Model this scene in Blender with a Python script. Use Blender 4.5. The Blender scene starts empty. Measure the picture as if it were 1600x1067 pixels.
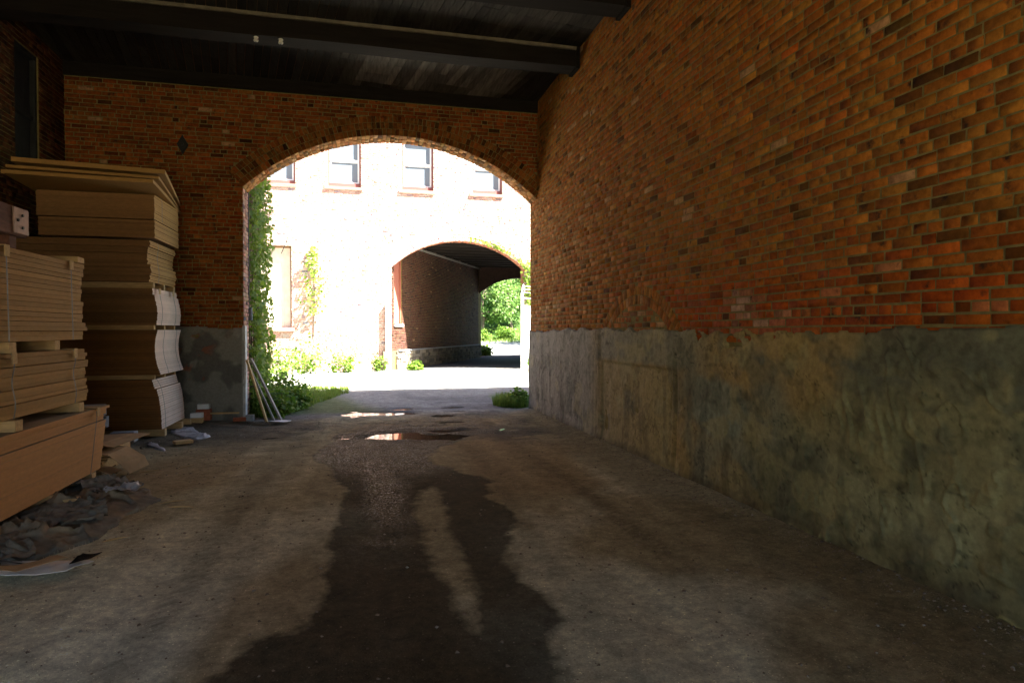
import bpy, bmesh, math, random
import numpy as np
from mathutils import Vector, Matrix
R = math.radians
random.seed(7); rng = np.random.default_rng(7)
S = bpy.context.scene
COL = S.collection

# ------------------------------------------------------------ camera, world, sun, exposure
cam_d = bpy.data.cameras.new("camera"); cam = bpy.data.objects.new("camera", cam_d); COL.objects.link(cam)
cam.location = (0, 0, 1.55); cam.rotation_euler = (R(90 - 1.03), 0, R(-13.5))
cam_d.lens = 22.5; cam_d.sensor_width = 36; cam_d.clip_end = 1500; cam_d.clip_start = 0.05
S.camera = cam
SUN = Vector((.50, -.27, .82)).normalized()
W = bpy.data.worlds.new("World"); S.world = W; W.use_nodes = True
wn = W.node_tree.nodes; wl = W.node_tree.links
sky = wn.new("ShaderNodeTexSky"); sky.sky_type = 'NISHITA'; sky.sun_disc = False
sky.sun_elevation = math.asin(SUN.z); sky.sun_rotation = math.atan2(SUN.x, SUN.y)
wl.new(sky.outputs[0], wn["Background"].inputs[0]); wn["Background"].inputs[1].default_value = 0.05
sd = bpy.data.lights.new("sun", 'SUN'); sd.energy = 5; sd.angle = R(.5); sd.color = (1, .93, .83)
so = bpy.data.objects.new("sun", sd); COL.objects.link(so); so.location = (20, -10, 30)
so.rotation_euler = SUN.to_track_quat('Z', 'Y').to_euler()
S.view_settings.view_transform = 'Standard'; S.view_settings.look = 'None'
S.view_settings.gamma = 1; S.view_settings.exposure = 3.65
S.cycles.max_bounces = 10; S.cycles.diffuse_bounces = 7; S.cycles.glossy_bounces = 4
S.cycles.transparent_max_bounces = 12; S.cycles.sample_clamp_indirect = 6

# ------------------------------------------------------------ numpy noise
_P = rng.random((256, 256))
def vnoise(x, y):
    xi = np.floor(x).astype(int); yi = np.floor(y).astype(int); fx = x - xi; fy = y - yi
    fx = fx*fx*(3-2*fx); fy = fy*fy*(3-2*fy)
    a = _P[xi & 255, yi & 255]; b = _P[(xi+1) & 255, yi & 255]; c = _P[xi & 255, (yi+1) & 255]; d = _P[(xi+1) & 255, (yi+1) & 255]
    return (a*(1-fx)+b*fx)*(1-fy) + (c*(1-fx)+d*fx)*fy
def fbm(x, y, o=4):
    x = np.asarray(x, float); y = np.asarray(y, float)
    s = 0; a = .5; t = 0
    for i in range(o):
        s = s + a*vnoise(x*2**i + 17.3*i, y*2**i + 9.1*i); t += a; a *= .5
    return s/t
def ss(a, b, x):
    t = np.clip((x-a)/(b-a), 0, 1); return t*t*(3-2*t)
def polysd(px, py, poly):
    """signed distance to a polygon, negative inside"""
    d = np.full(px.shape, 1e9); ins = np.zeros(px.shape, bool); n = len(poly)
    for i in range(n):
        x0, y0 = poly[i]; x1, y1 = poly[(i+1) % n]
        ex, ey = x1-x0, y1-y0; t = np.clip(((px-x0)*ex+(py-y0)*ey)/(ex*ex+ey*ey+1e-12), 0, 1)
        d = np.minimum(d, np.hypot(px-x0-t*ex, py-y0-t*ey))
        c = ((y0 > py) != (y1 > py)) & (px < (x1-x0)*(py-y0)/((y1-y0)+1e-12)+x0); ins ^= c
    return np.where(ins, -d, d)

# ------------------------------------------------------------ object helpers
def tag(o, label=None, cat=None, group=None, kind=None):
    if label: o['label'] = label
    if cat: o['category'] = cat
    if group: o['group'] = group
    if kind: o['kind'] = kind
    return o
def empty(name, loc=(0, 0, 0), label=None, cat=None, group=None):
    o = bpy.data.objects.new(name, None); COL.objects.link(o); o.location = loc; o.empty_display_size = .1
    return tag(o, label, cat, group)
def link(name, me, mat, parent=None, smooth=False):
    for m in (mat if isinstance(mat, (list, tuple)) else [mat]): me.materials.append(m)
    if smooth: me.polygons.foreach_set('use_smooth', [True]*len(me.polygons))
    o = bpy.data.objects.new(name, me); COL.objects.link(o)
    if parent:
        o.parent = parent
        # geometry is written in world space: undo the parent's placement
        bpy.context.view_layer.update(); o.matrix_parent_inverse = parent.matrix_world.inverted()
    return o
def npmesh(name, V, F, mat, parent=None, smooth=False, col=None, attrs=None, mi=None):
    """V (n,3); F list of tuples or (m,k) array"""
    me = bpy.data.meshes.new(name)
    V = np.asarray(V, np.float32)
    if isinstance(F, np.ndarray):
        m, k = F.shape
        me.vertices.add(len(V)); me.vertices.foreach_set('co', V.ravel())
        me.loops.add(m*k); me.loops.foreach_set('vertex_index', F.ravel().astype(np.int32))
        me.polygons.add(m); me.polygons.foreach_set('loop_start', np.arange(0, m*k, k, dtype=np.int32))
        me.update(calc_edges=True)
    else:
        me.from_pydata(V.tolist(), [], F); me.update()
    if col is not None:
        a = me.color_attributes.new('tone', 'FLOAT_COLOR', 'POINT')
        a.data.foreach_set('color', np.c_[col, np.ones(len(col))].astype(np.float32).ravel())
    for k_, v in (attrs or {}).items():
        a = me.attributes.new(k_, 'FLOAT', 'POINT'); a.data.foreach_set('value', np.asarray(v, np.float32).ravel())
    if mi is not None: me.polygons.foreach_set('material_index', mi)
    return link(name, me, mat, parent, smooth)

class MB:
    """collects boxes, tubes and prisms into one mesh"""
    def __init__(s): s.V = []; s.F = []; s.M = []
    def add(s, V, F, m=0):
        b = len(s.V); s.V += [tuple(v) for v in V]; s.F += [tuple(i+b for i in f) for f in F]; s.M += [m]*len(F); return s
    def box(s, x0, x1, y0, y1, z0, z1, M=None, j=0, m=0, fm=None, bev=0):
        if bev:
            bm = bmesh.new(); bmesh.ops.create_cube(bm, size=1)
            for v in bm.verts: v.co = (x0+(v.co.x+.5)*(x1-x0), y0+(v.co.y+.5)*(y1-y0), z0+(v.co.z+.5)*(z1-z0))
            bmesh.ops.bevel(bm, geom=bm.edges[:], offset=bev, segments=1, affect='EDGES')
            V = [v.co.copy() for v in bm.verts]; F = [tuple(v.index for v in f.verts) for f in bm.faces]; bm.free()
            if M: V = [M @ v for v in V]
            if j: V = [v + Vector((random.uniform(-j, j), random.uniform(-j, j), random.uniform(-j, j))) for v in V]
            return s.add(V, F, m)
        V = [Vector((x, y, z)) for z in (z0, z1) for y in (y0, y1) for x in (x0, x1)]
        if j: V = [v + Vector((random.uniform(-j, j), random.uniform(-j, j), random.uniform(-j, j))) for v in V]
        if M: V = [M @ v for v in V]
        F = [(0, 2, 3, 1), (4, 5, 7, 6), (0, 1, 5, 4), (2, 6, 7, 3), (0, 4, 6, 2), (1, 3, 7, 5)]  # -z +z -y +y -x +x
        b = len(s.V); s.V += [tuple(v) for v in V]; s.F += [tuple(i+b for i in f) for f in F]
        s.M += (fm or [m]*6); return s
    def tube(s, pts, r, n=6, m=0, caps=True):
        pts = [Vector(p) for p in pts]; rs = r if isinstance(r, (list, tuple)) else [r]*len(pts); V = []; F = []
        for i, p in enumerate(pts):
            t = (pts[min(i+1, len(pts)-1)] - pts[max(i-1, 0)]).normalized()
            a = t.cross(Vector((0, 0, 1)) if abs(t.z) < .9 else Vector((1, 0, 0))).normalized(); b = t.cross(a)
            for k in range(n):
                q = 2*math.pi*k/n; V.append(p + (a*math.cos(q) + b*math.sin(q))*rs[i])
        for i in range(len(pts)-1):
            for k in range(n): F.append((i*n+k, i*n+(k+1) % n, (i+1)*n+(k+1) % n, (i+1)*n+k))
        if caps: F.append(tuple(range(n))[::-1]); F.append(tuple((len(pts)-1)*n+k for k in range(n)))
        return s.add(V, F, m)
    def prism(s, poly, f0, f1, m=0):
        """poly 2D; f0,f1 map a 2D point to 3D on either side"""
        n = len(poly); V = [f0(*p) for p in poly] + [f1(*p) for p in poly]
        F = [tuple(range(n))[::-1], tuple(range(n, 2*n))] + [(i, (i+1) % n, n+(i+1) % n, n+i) for i in range(n)]
        return s.add(V, F, m)
    def build(s, name, mat, parent=None, smooth=False, fix=True):
        me = bpy.data.meshes.new(name); me.from_pydata([tuple(v) for v in s.V], [], s.F); me.update()
        o = link(name, me, mat, parent, smooth)
        if any(s.M): me.polygons.foreach_set('material_index', s.M)
        if fix:
            bm = bmesh.new(); bm.from_mesh(me); bmesh.ops.recalc_face_normals(bm, faces=bm.faces); bm.to_mesh(me); bm.free()
        return o
def copy_tree(o, parent=None):
    c = o.copy(); COL.objects.link(c); c.parent = parent
    for ch in o.children: copy_tree(ch, c)
    return c

# ------------------------------------------------------------ materials
def nt(m): m.use_nodes = True; return m.node_tree.nodes, m.node_tree.links, m.node_tree.nodes["Principled BSDF"]
def pmat(name, col=(.5, .5, .5), rough=.8, attr=False, ns=8, na=.35, stretch=(1, 1, 1), bs=60, bump=.25, bd=.006, spec=.3,
         col2=None, c2s=2, c2lo=.5, c2hi=.65, metal=0, detail=6, vary=0):
    m = bpy.data.materials.new(name); N, L, P = nt(m)
    P.inputs['Roughness'].default_value = rough; P.inputs['Specular IOR Level'].default_value = spec; P.inputs['Metallic'].default_value = metal
    tc = N.new('ShaderNodeTexCoord'); mp = N.new('ShaderNodeMapping'); mp.inputs['Scale'].default_value = stretch
    L.new(tc.outputs['Object'], mp.inputs[0])
    if attr:
        a = N.new('ShaderNodeAttribute'); a.attribute_name = 'tone'; c = a.outputs['Color']
    else:
        rg = N.new('ShaderNodeRGB'); rg.outputs[0].default_value = (*col, 1); c = rg.outputs[0]
    def noise(sc, det=detail):
        n = N.new('ShaderNodeTexNoise'); n.inputs['Scale'].default_value = sc; n.inputs['Detail'].default_value = det
        n.inputs['Roughness'].default_value = .62; L.new(mp.outputs[0], n.inputs['Vector']); return n
    if col2:
        n2 = noise(c2s); r = N.new('ShaderNodeMapRange'); r.inputs[1].default_value = c2lo; r.inputs[2].default_value = c2hi
        L.new(n2.outputs[0], r.inputs[0]); mx = N.new('ShaderNodeMix'); mx.data_type = 'RGBA'
        L.new(r.outputs[0], mx.inputs[0]); L.new(c, mx.inputs[6]); mx.inputs[7].default_value = (*col2, 1); c = mx.outputs[2]
    if vary:
        oi = N.new('ShaderNodeObjectInfo'); rr = N.new('ShaderNodeMapRange'); rr.inputs[3].default_value = 1-vary; rr.inputs[4].default_value = 1+vary
        L.new(oi.outputs['Random'], rr.inputs[0]); v0 = N.new('ShaderNodeVectorMath'); v0.operation = 'SCALE'; L.new(c, v0.inputs[0]); L.new(rr.outputs[0], v0.inputs['Scale']); c = v0.outputs[0]
    n1 = noise(ns); r = N.new('ShaderNodeMapRange'); r.inputs[1].default_value = .25; r.inputs[2].default_value = .75
    r.inputs[3].default_value = 1-na; r.inputs[4].default_value = 1+na
    L.new(n1.outputs[0], r.inputs[0]); vm = N.new('ShaderNodeVectorMath'); vm.operation = 'SCALE'
    L.new(c, vm.inputs[0]); L.new(r.outputs[0], vm.inputs['Scale']); L.new(vm.outputs[0], P.inputs['Base Color'])
    n3 = noise(bs, 4); b = N.new('ShaderNodeBump'); b.inputs['Strength'].default_value = bump; b.inputs['Distance'].default_value = bd
    L.new(n3.outputs[0], b.inputs['Height']); L.new(b.outputs[0], P.inputs['Normal'])
    return m
def leafmat(name, c1, c2, tr=.35):
    m = bpy.data.materials.new(name); N, L, P = nt(m)
    g = N.new('ShaderNodeNewGeometry'); mx = N.new('ShaderNodeMix'); mx.data_type = 'RGBA'
    L.new(g.outputs['Random Per Island'], mx.inputs[0]); mx.inputs[6].default_value = (*c1, 1); mx.inputs[7].default_value = (*c2, 1)
    L.new(mx.outputs[2], P.inputs['Base Color']); P.inputs['Roughness'].default_value = .5; P.inputs['Specular IOR Level'].default_value = .3
    t = N.new('ShaderNodeBsdfTranslucent'); L.new(mx.outputs[2], t.inputs[0]); ms = N.new('ShaderNodeMixShader'); ms.inputs[0].default_value = tr
    L.new(P.outputs[0], ms.inputs[1]); L.new(t.outputs[0], ms.inputs[2]); L.new(ms.outputs[0], N['Material Output'].inputs[0])
    return m
M = {}
M['brick'] = pmat('brick', attr=True, col2=(.045, .022, .014), c2s=7, c2lo=.585, c2hi=.70, rough=.9, ns=22, na=.42, bs=120, bump=.6, bd=.003, spec=.12)
M['brick_far'] = pmat('brick_courtyard', attr=True, rough=.85, ns=9, na=.25, bs=60, bump=.3, bd=.004)
M['mortar'] = pmat('mortar', (.19, .155, .06), rough=.95, ns=14, na=.35, bs=120, bump=.6, bd=.004, spec=.1)
M['mortar_far'] = pmat('mortar_pale', (.28, .20, .16), rough=.95, ns=8, na=.2)
M['cement'] = pmat('cement_render', attr=True, rough=.8, ns=30, na=.22, bs=45, bump=.35, bd=.006, spec=.25)
M['stone'] = pmat('rubble_stone', attr=True, rough=.9, ns=20, na=.3, bs=40, bump=.6, bd=.01)
M['plank'] = pmat('ceiling_planks', attr=True, rough=.85, spec=.1, ns=5, na=.5, stretch=(6, .5, 1), bs=20, bump=.5, bd=.006)
M['beam'] = pmat('dark_beam', (.016, .013, .011), rough=.85, spec=.08, ns=5, na=.4, stretch=(.3, 3, 3), bs=12, bump=.5, bd=.01)
M['beam_top'] = pmat('dusty_ledge', (.17, .15, .11), rough=.9)
M['dark_brick'] = pmat('dark_passage_brick', (.06, .035, .028), rough=.9, ns=6)  # very dark even brick tone for the exit arch and right passage wall
M['mass'] = pmat('outer_brick', (.30, .14, .08), rough=.9, ns=3)
M['board'] = pmat('board_edge_tan', (.37, .205, .06), rough=.8, vary=.16, ns=5, na=.16, stretch=(3, 3, 8), bs=220, bump=.3, bd=.0015)
M['board4'] = pmat('board_edge_orange', (.52, .26, .095), rough=.8, vary=.05, ns=5, na=.12, stretch=(3, 3, 8), bs=220, bump=.3, bd=.0015)
M['board2'] = pmat('board_edge_brown', (.20, .088, .024), rough=.8, vary=.14, ns=5, na=.16, stretch=(2, 2, 8), bs=220, bump=.3, bd=.0015)
M['board3'] = pmat('board_edge_fawn', (.22, .115, .045), rough=.85, vary=.18, ns=9, na=.2, stretch=(2, 2, 8), bs=260, bump=.3, bd=.0015)
M['board_dust'] = pmat('board_dusty_top', (.33, .25, .15), rough=.95, ns=3, na=.3)
M['pale'] = pmat('board_end_pale', (.70, .51, .39), rough=.7, vary=.06, ns=6, na=.08, bs=200, bump=.15, bd=.001)
M['lumber'] = pmat('raw_lumber', (.50, .33, .15), rough=.8, ns=6, na=.3, stretch=(1, 6, 6), bs=30, bump=.3, bd=.003)
M['lumber_grey'] = pmat('weathered_lumber', (.27, .25, .23), rough=.9, ns=6, na=.3, stretch=(1, 1, .3), bs=40, bump=.4, bd=.003)
M['pallet_grey'] = pmat('blue_grey_wood', (.17, .19, .22), rough=.9, ns=8, na=.35, bs=40, bump=.4, bd=.003)
M['strap'] = pmat('strap', (.09, .10, .09), rough=.5, bump=0)
M['redtimber'] = pmat('red_timber', (.12, .05, .033), rough=.8, ns=6, na=.5, stretch=(4, .6, 4), bs=30, bump=.6, bd=.006)
M['plate'] = pmat('steel_plate', (.27, .17, .13), rough=.6, ns=14, na=.3, metal=.2)
M['black'] = pmat('black_paint', (.012, .012, .013), rough=.6)
M['darkwood'] = pmat('dark_shutter', (.02, .022, .025), rough=.7, ns=5, na=.5)
M['cardboard'] = pmat('cardboard', (.37, .24, .12), rough=.9, ns=5, na=.25)
M['tarp'] = pmat('dusty_black_tarp', attr=True, rough=.85, ns=10, na=.4, bs=24, bump=.7, bd=.012, spec=.12)
M['film'] = pmat('torn_plastic_film', (.36, .35, .36), rough=.3, ns=8, na=.45, bs=30, bump=.8, bd=.01, spec=.6)
M['white'] = pmat('white_block', (.72, .72, .72), rough=.7, ns=10, na=.1)
M['greyblock'] = pmat('grey_concrete_block', (.27, .28, .29), rough=.95, ns=20, na=.25)
M['redbrick'] = pmat('loose_red_brick', (.33, .10, .05), rough=.9, ns=20)
M['porcelain'] = pmat('white_porcelain', (.75, .73, .66), rough=.3, ns=6, na=.05, bump=0)
M['galv'] = pmat('galvanised_steel', (.62, .64, .66), rough=.45, metal=.3, ns=10, na=.1, bump=0)
M['sash'] = pmat('white_sash', (.75, .75, .74), rough=.5, ns=4, na=.05, bump=0)
M['brown_frame'] = pmat('brown_frame', (.20, .11, .055), rough=.8, ns=5, na=.15)
M['maroon'] = pmat('maroon_frame', (.22, .085, .075), rough=.7, ns=5, na=.1)
M['sill'] = pmat('red_sandstone_sill', (.32, .17, .14), rough=.9, ns=8, na=.2)
M['shutter_red'] = pmat('faded_red_shutter', (.36, .13, .09), rough=.8, ns=4, na=.15, stretch=(6, 6, .5))
M['shutter_pale'] = pmat('pale_shutter', (.60, .50, .42), rough=.8, ns=4, na=.15)
M['newsprint'] = pmat('printed_paper', (.70, .69, .67), rough=.8, ns=5, na=.2)
M['ink'] = pmat('dark_print', (.04, .04, .05), rough=.8, bump=0)
M['bark'] = pmat('bark', (.13, .10, .075), rough=.95, ns=10, na=.4, bs=25, bump=.8, bd=.03)
M['leaf_ivy'] = leafmat('ivy_leaf', (.11, .22, .02), (.25, .35, .05), .5)
M['leaf_bush'] = leafmat('weed_leaf', (.07, .16, .015), (.17, .27, .035), .5)
M['leaf_tree'] = leafmat('tree_leaf', (.06, .14, .025), (.17, .27, .06), .45)
M['grass'] = leafmat('grass_blade', (.09, .16, .02), (.20, .27, .05), .5)
gm = bpy.data.materials.new('window_glass'); N_, L_, P_ = nt(gm); P_.inputs['Base Color'].default_value = (.16, .20, .24, 1)
P_.inputs['Roughness'].default_value = .12; P_.inputs['Specular IOR Level'].default_value = .8; M['glass'] = gm
wm = bpy.data.materials.new('muddy_water'); N_, L_, P_ = nt(wm); P_.inputs['Base Color'].default_value = (.045, .03, .02, 1)
P_.inputs['Roughness'].default_value = .03; P_.inputs['IOR'].default_value = 1.33; P_.inputs['Specular IOR Level'].default_value = .6
nz = N_.new('ShaderNodeTexNoise'); nz.inputs['Scale'].default_value = 9; b_ = N_.new('ShaderNodeBump'); b_.inputs['Strength'].default_value = .03; b_.inputs['Distance'].default_value = .01
L_.new(nz.outputs[0], b_.inputs['Height']); L_.new(b_.outputs[0], P_.inputs['Normal']); M['water'] = wm

# ground: dry colour from the 'tone' attribute, wet film where 'wet' says so
def ground_mat():
    m = bpy.data.materials.new('packed_dirt'); N, L, P = nt(m)
    tc = N.new('ShaderNodeTexCoord')
    def noise(sc, det=6, ro=.6):
        n = N.new('ShaderNodeTexNoise'); n.inputs['Scale'].default_value = sc; n.inputs['Detail'].default_value = det; n.inputs['Roughness'].default_value = ro
        L.new(tc.outputs['Object'], n.inputs['Vector']); return n.outputs[0]
    def math_(op, a, b):
        n = N.new('ShaderNodeMath'); n.operation = op
        for i, v in enumerate((a, b)):
            if isinstance(v, (int, float)): n.inputs[i].default_value = v
            else: L.new(v, n.inputs[i])
        return n.outputs[0]
    def rng_(v, a, b, c, d):
        n = N.new('ShaderNodeMapRange'); L.new(v, n.inputs[0])
        for i, q in enumerate((a, b, c, d)): n.inputs[i+1].default_value = q
        return n.outputs[0]
    a = N.new('ShaderNodeAttribute'); a.attribute_name = 'tone'
    w = N.new('ShaderNodeAttribute'); w.attribute_name = 'wet'
    wet = rng_(math_('ADD', w.outputs['Fac'], rng_(noise(9, 7), .3, .7, -.11, .11)), .36, .64, 0, 1)
    grit = noise(75, 4, .7); fine = noise(330, 3, .7); mid = noise(5, 8, .65)
    vor = N.new('ShaderNodeTexVoronoi'); vor.inputs['Scale'].default_value = 85; L.new(tc.outputs['Object'], vor.inputs['Vector'])
    peb = rng_(vor.outputs['Distance'], .0, .34, 1, 0)
    sep = N.new('ShaderNodeSeparateColor'); L.new(vor.outputs['Color'], sep.inputs[0])
    pale = math_('MULTIPLY', rng_(sep.outputs[0], .90, .92, 0, 1), rng_(vor.outputs['Distance'], .25, .30, 1, 0))
    k = math_('MULTIPLY', rng_(mid, .3, .7, .72, 1.28), math_('MULTIPLY', rng_(grit, .3, .7, .8, 1.2), rng_(fine, .3, .7, .75, 1.25)))
    k = math_('MULTIPLY', k, rng_(noise(17, 6, .7), .32, .68, .72, 1.28))
    vor2 = N.new('ShaderNodeTexVoronoi'); vor2.inputs['Scale'].default_value = 38; L.new(tc.outputs['Object'], vor2.inputs['Vector'])
    sep2 = N.new('ShaderNodeSeparateColor'); L.new(vor2.outputs['Color'], sep2.inputs[0])
    st2 = math_('MULTIPLY', rng_(sep2.outputs[0], .93, .94, 0, 1), rng_(vor2.outputs['Distance'], .18, .24, 1, 0))
    k = math_('ADD', k, math_('ADD', math_('MULTIPLY', pale, .9), math_('MULTIPLY', st2, .8)))
    k = math_('MULTIPLY', k, rng_(wet, 0, 1, 1, .25))
    v = N.new('ShaderNodeVectorMath'); v.operation = 'SCALE'; L.new(a.outputs['Color'], v.inputs[0]); L.new(k, v.inputs['Scale'])
    L.new(v.outputs[0], P.inputs['Base Color'])
    gl = N.new('ShaderNodeAttribute'); gl.attribute_name = 'film'
    chip = noise(50, 3, .65)
    film = math_('MULTIPLY', math_('MULTIPLY', wet, gl.outputs['Fac']), rng_(chip, .50, .64, .0, .95))
    L.new(rng_(film, 0, 1, .9, .24), P.inputs['Roughness']); L.new(rng_(film, 0, 1, .05, .50), P.inputs['Specular IOR Level'])
    h = math_('ADD', math_('MULTIPLY', grit, .8), math_('ADD', math_('MULTIPLY', fine, .35), math_('MULTIPLY', peb, .7)))
    h = math_('ADD', h, math_('MULTIPLY', math_('MULTIPLY', chip, wet), 1.7))
    b = N.new('ShaderNodeBump'); b.inputs['Strength'].default_value = 1; b.inputs['Distance'].default_value = .012
    L.new(h, b.inputs['Height']); L.new(b.outputs[0], P.inputs['Normal'])
    return m
M['ground'] = ground_mat()

# ------------------------------------------------------------ ground sheet
WET = [(-.75, 0), (-.65, 2.6), (-.65, 3.02), (-.59, 3.21), (-.5, 3.35), (-.3, 3.44), (-.22, 3.78), (-.19, 4.39), (-.2, 5.09), (-.18, 6.28), (-.28, 7.3), (-.5, 8.2),
       (-.35, 9.0), (-.3, 9.8), (.4, 10.3), (1.6, 10.1), (2.0, 9.6), (1.3, 8.8), (.86, 7.9), (.8, 7.4), (1.09, 6.97), (1.30, 6.45), (1.26, 6.06), (1.29, 5.27), (1.11, 4.62), (.97, 4.24), (.98, 3.83), (1.07, 3.66),
       (1.05, 3.31), (.94, 3.04), (.84, 2.66), (.7, 1.5), (.6, 0)]
DRY = [(.58, 6.15), (.7, 6.28), (.77, 6.0), (.70, 5.2), (.69, 4.57), (.65, 3.76), (.60, 3.23), (.55, 3.51), (.5, 4.0), (.47, 4.63), (.46, 5.46)]
PUD = [  # centre x, y, half sizes, tilt
    (.33, 12.12, .58, .24, 0), (.85, 12.65, .22, .2, 0), (.72, 12.1, .3, .16, 0), (.55, 9.55, .42, .27, .1), (1.12, 9.3, .42, .22, -.1), (1.45, 9.85, .42, .12, 0),
    (1.84, 12.85, .2, .10, 0), (1.80, 12.2, .2, .08, 0), (1.52, 11.6, .24, .13, 0), (1.56, 10.75, .22, .12, 0)]
def hill(x, y):
    return ss(64, 96, y)*8 + ss(45, 130, y)*6 + ss(18, 60, x)*1.5*ss(30, 60, y)
def gheight(x, y):
    z = (fbm(x*1.1, y*.8, 4)-.5)*.035 + (fbm(x*6, y*6, 3)-.5)*.010
    # wheel ruts
    for cx in (-1.35, -.05, 1.45, 2.35):
        z = z - .012*np.exp(-((x-cx-.15*np.sin(y*.5))/.16)**2)*ss(1, 3, y)*(1-ss(13, 16, y))
    mud = np.exp(-((y-10.2)/1.9)**2)*ss(3.2, 2.4, np.abs(x-.2))
    z = z + mud*(fbm(x*2.2+3*fbm(x, y, 2), y*5.5, 4)-.5)*.05
    z = z + .035*np.exp(-((x-3.25)/.18)**2)*(y < 12)  # dirt washed against the wall
    z = z + .05*ss(-2.1, -3.2, x)*(y > 4)*(y < 11.7)*fbm(x*2, y*2, 3)
    z = z + .05*ss(.5, .0, np.abs(y-11.4)/1.0)*ss(-1.5, -2.2, x)
    for (cx, cy, a, b, t) in PUD:
        dx = (x-cx)*math.cos(t)+(y-cy)*math.sin(t); dy = -(x-cx)*math.sin(t)+(y-cy)*math.cos(t)
        r = np.hypot(dx/a, dy/b)
        r = r + (fbm(x*4, y*6, 3)-.5)*.9
        f = 1-ss(.75, 1.45, r)
        z = z*(1-f) - .024*f
    return z*(1-ss(30, 60, np.hypot(x, y-8))) + hill(x, y)
def lines(a, b, step, lo, hi, n):
    g = [a + (b-a)*i/int((b-a)/step) for i in range(int((b-a)/step)+1)]
    q = np.linspace(0, 1, n)[1:]**2.2
    return np.array([a - (a-lo)*t for t in q][::-1] + g + [b + (hi-b)*t for t in q])
gx = lines(-4.6, 3.4, .04, -220, 260, 34); gy = lines(2.2, 14.2, .04, -120, 420, 46)
X, Y = np.meshgrid(gx, gy)
Z = gheight(X, Y)
sc_ = (fbm(X*2.6, Y*2.6, 2)-.5)*.26 + (fbm(X*8, Y*8, 3)-.5)*.07
wet = np.clip(.5 - (polysd(X, Y, WET)+sc_)/.24, 0, 1); dry = np.clip(.5 + (polysd(X, Y, DRY)+sc_*.5)/.30, 0, 1)
wet = np.minimum(wet, dry)
damp = np.exp(-(((Y-10.4)/2.0)**2)) * ss(-2.6, .2, X)*ss(3.4, 2.6, X)*.56 + .12*np.exp(-((Y-13.5)/2)**2)
wet = np.maximum(wet, damp + (fbm(X*1.3, Y*1.3, 4)-.5)*.55*(Y > 8.3)*(Y < 15))
wet = np.maximum(wet, .95*np.exp(-((X-.15)/.42)**2)*ss(6.8, 7.4, Y)*ss(9.6, 9, Y))
wet = np.clip(wet, 0, 1)*(Y < 16) 
def lerp(a, b, t): return a*(1-t[..., None]) + b*t[..., None]
c = np.broadcast_to(np.array([.27, .215, .135]), X.shape+(3,))
n1 = fbm(X*.7+5, Y*.45, 4)
c = lerp(c, np.array([.43, .39, .30]), ss(.40, .58, n1)*ss(10, 3, Y)*.9)          # pale dusty grit
c = lerp(c, np.array([.52, .48, .41]), np.exp(-((X+1.1)/1.0)**2-((Y-3.4)/1.7)**2)*.9)
c = lerp(c, np.array([.23, .16, .09]), ss(.48, .62, fbm(X*.6+40, Y*.3+3, 4))*.75)  # red-brown dirt
for (k0, k1, k2, w_, am) in ((-1.55, .10, -.006, .11, .22), (-1.15, .09, -.005, .10, -.20), (-.62, .02, .0, .08, .16), (1.75, -.03, .003, .11, .20), (2.15, -.05, .004, .10, -.22), (2.55, -.03, .0, .09, .15), (1.25, .05, -.004, .08, -.15)):
    xc = k0 + k1*(Y-3) + k2*(Y-3)**2*1.5 + .06*np.sin(Y*.9+k0)
    tr = np.exp(-((X-xc)/w_)**4)*ss(14, 10, Y)*(.5+.5*ss(.35, .6, fbm(X*2, Y*.8+k0*9, 3)))
    tread = .75+.25*np.sign(np.sin(Y*62+np.abs(X-xc)*50))*ss(7, 4, Y)
    c = c*(1+1.7*am*tr*tread)[..., None]
c = lerp(c, np.array([.12, .10, .06]), ss(2.2, 3.0, X)*(Y < 12)*.55)
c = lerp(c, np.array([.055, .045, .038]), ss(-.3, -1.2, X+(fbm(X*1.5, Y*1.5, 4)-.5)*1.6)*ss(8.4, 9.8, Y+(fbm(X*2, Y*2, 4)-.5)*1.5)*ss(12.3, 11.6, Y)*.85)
c = lerp(c, np.array([.07, .06, .055]), np.exp(-(((X-2.2)/.9)**2+((Y-9.4)/.8)**2))*ss(.38, .5, fbm(X*3, Y*3, 4))*.8)
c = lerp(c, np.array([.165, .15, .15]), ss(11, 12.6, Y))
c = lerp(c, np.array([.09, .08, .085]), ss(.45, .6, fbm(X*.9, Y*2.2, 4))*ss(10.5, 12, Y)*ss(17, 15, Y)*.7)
c = lerp(c, np.array([.34, .32, .30]), ss(16.5, 17.5, Y)*ss(26, 25, Y)*.8)  # yard beyond the shadow edge paled, sunlight put into the ground colour
c = c*np.array([1.38, 1.46, 1.36])
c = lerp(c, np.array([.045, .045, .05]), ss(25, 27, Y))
c = lerp(c, np.array([.20, .20, .20]), ss(37, 40, Y))
c = lerp(c, np.array([.05, .10, .025]), np.maximum(ss(58, 62, Y), ss(20, 26, np.abs(X-8))*(Y > 25)))
c = lerp(c, np.array([.10, .12, .05]), ss(-.2, -1.0, X+.28*(Y-16))*ss(12.0, 12.6, Y)*ss(20, 16, Y)*.9)
ny, nx = X.shape; I = np.arange(nx*ny).reshape(ny, nx)
F = np.stack([I[:-1, :-1], I[:-1, 1:], I[1:, 1:], I[1:, :-1]], -1).reshape(-1, 4)
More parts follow.
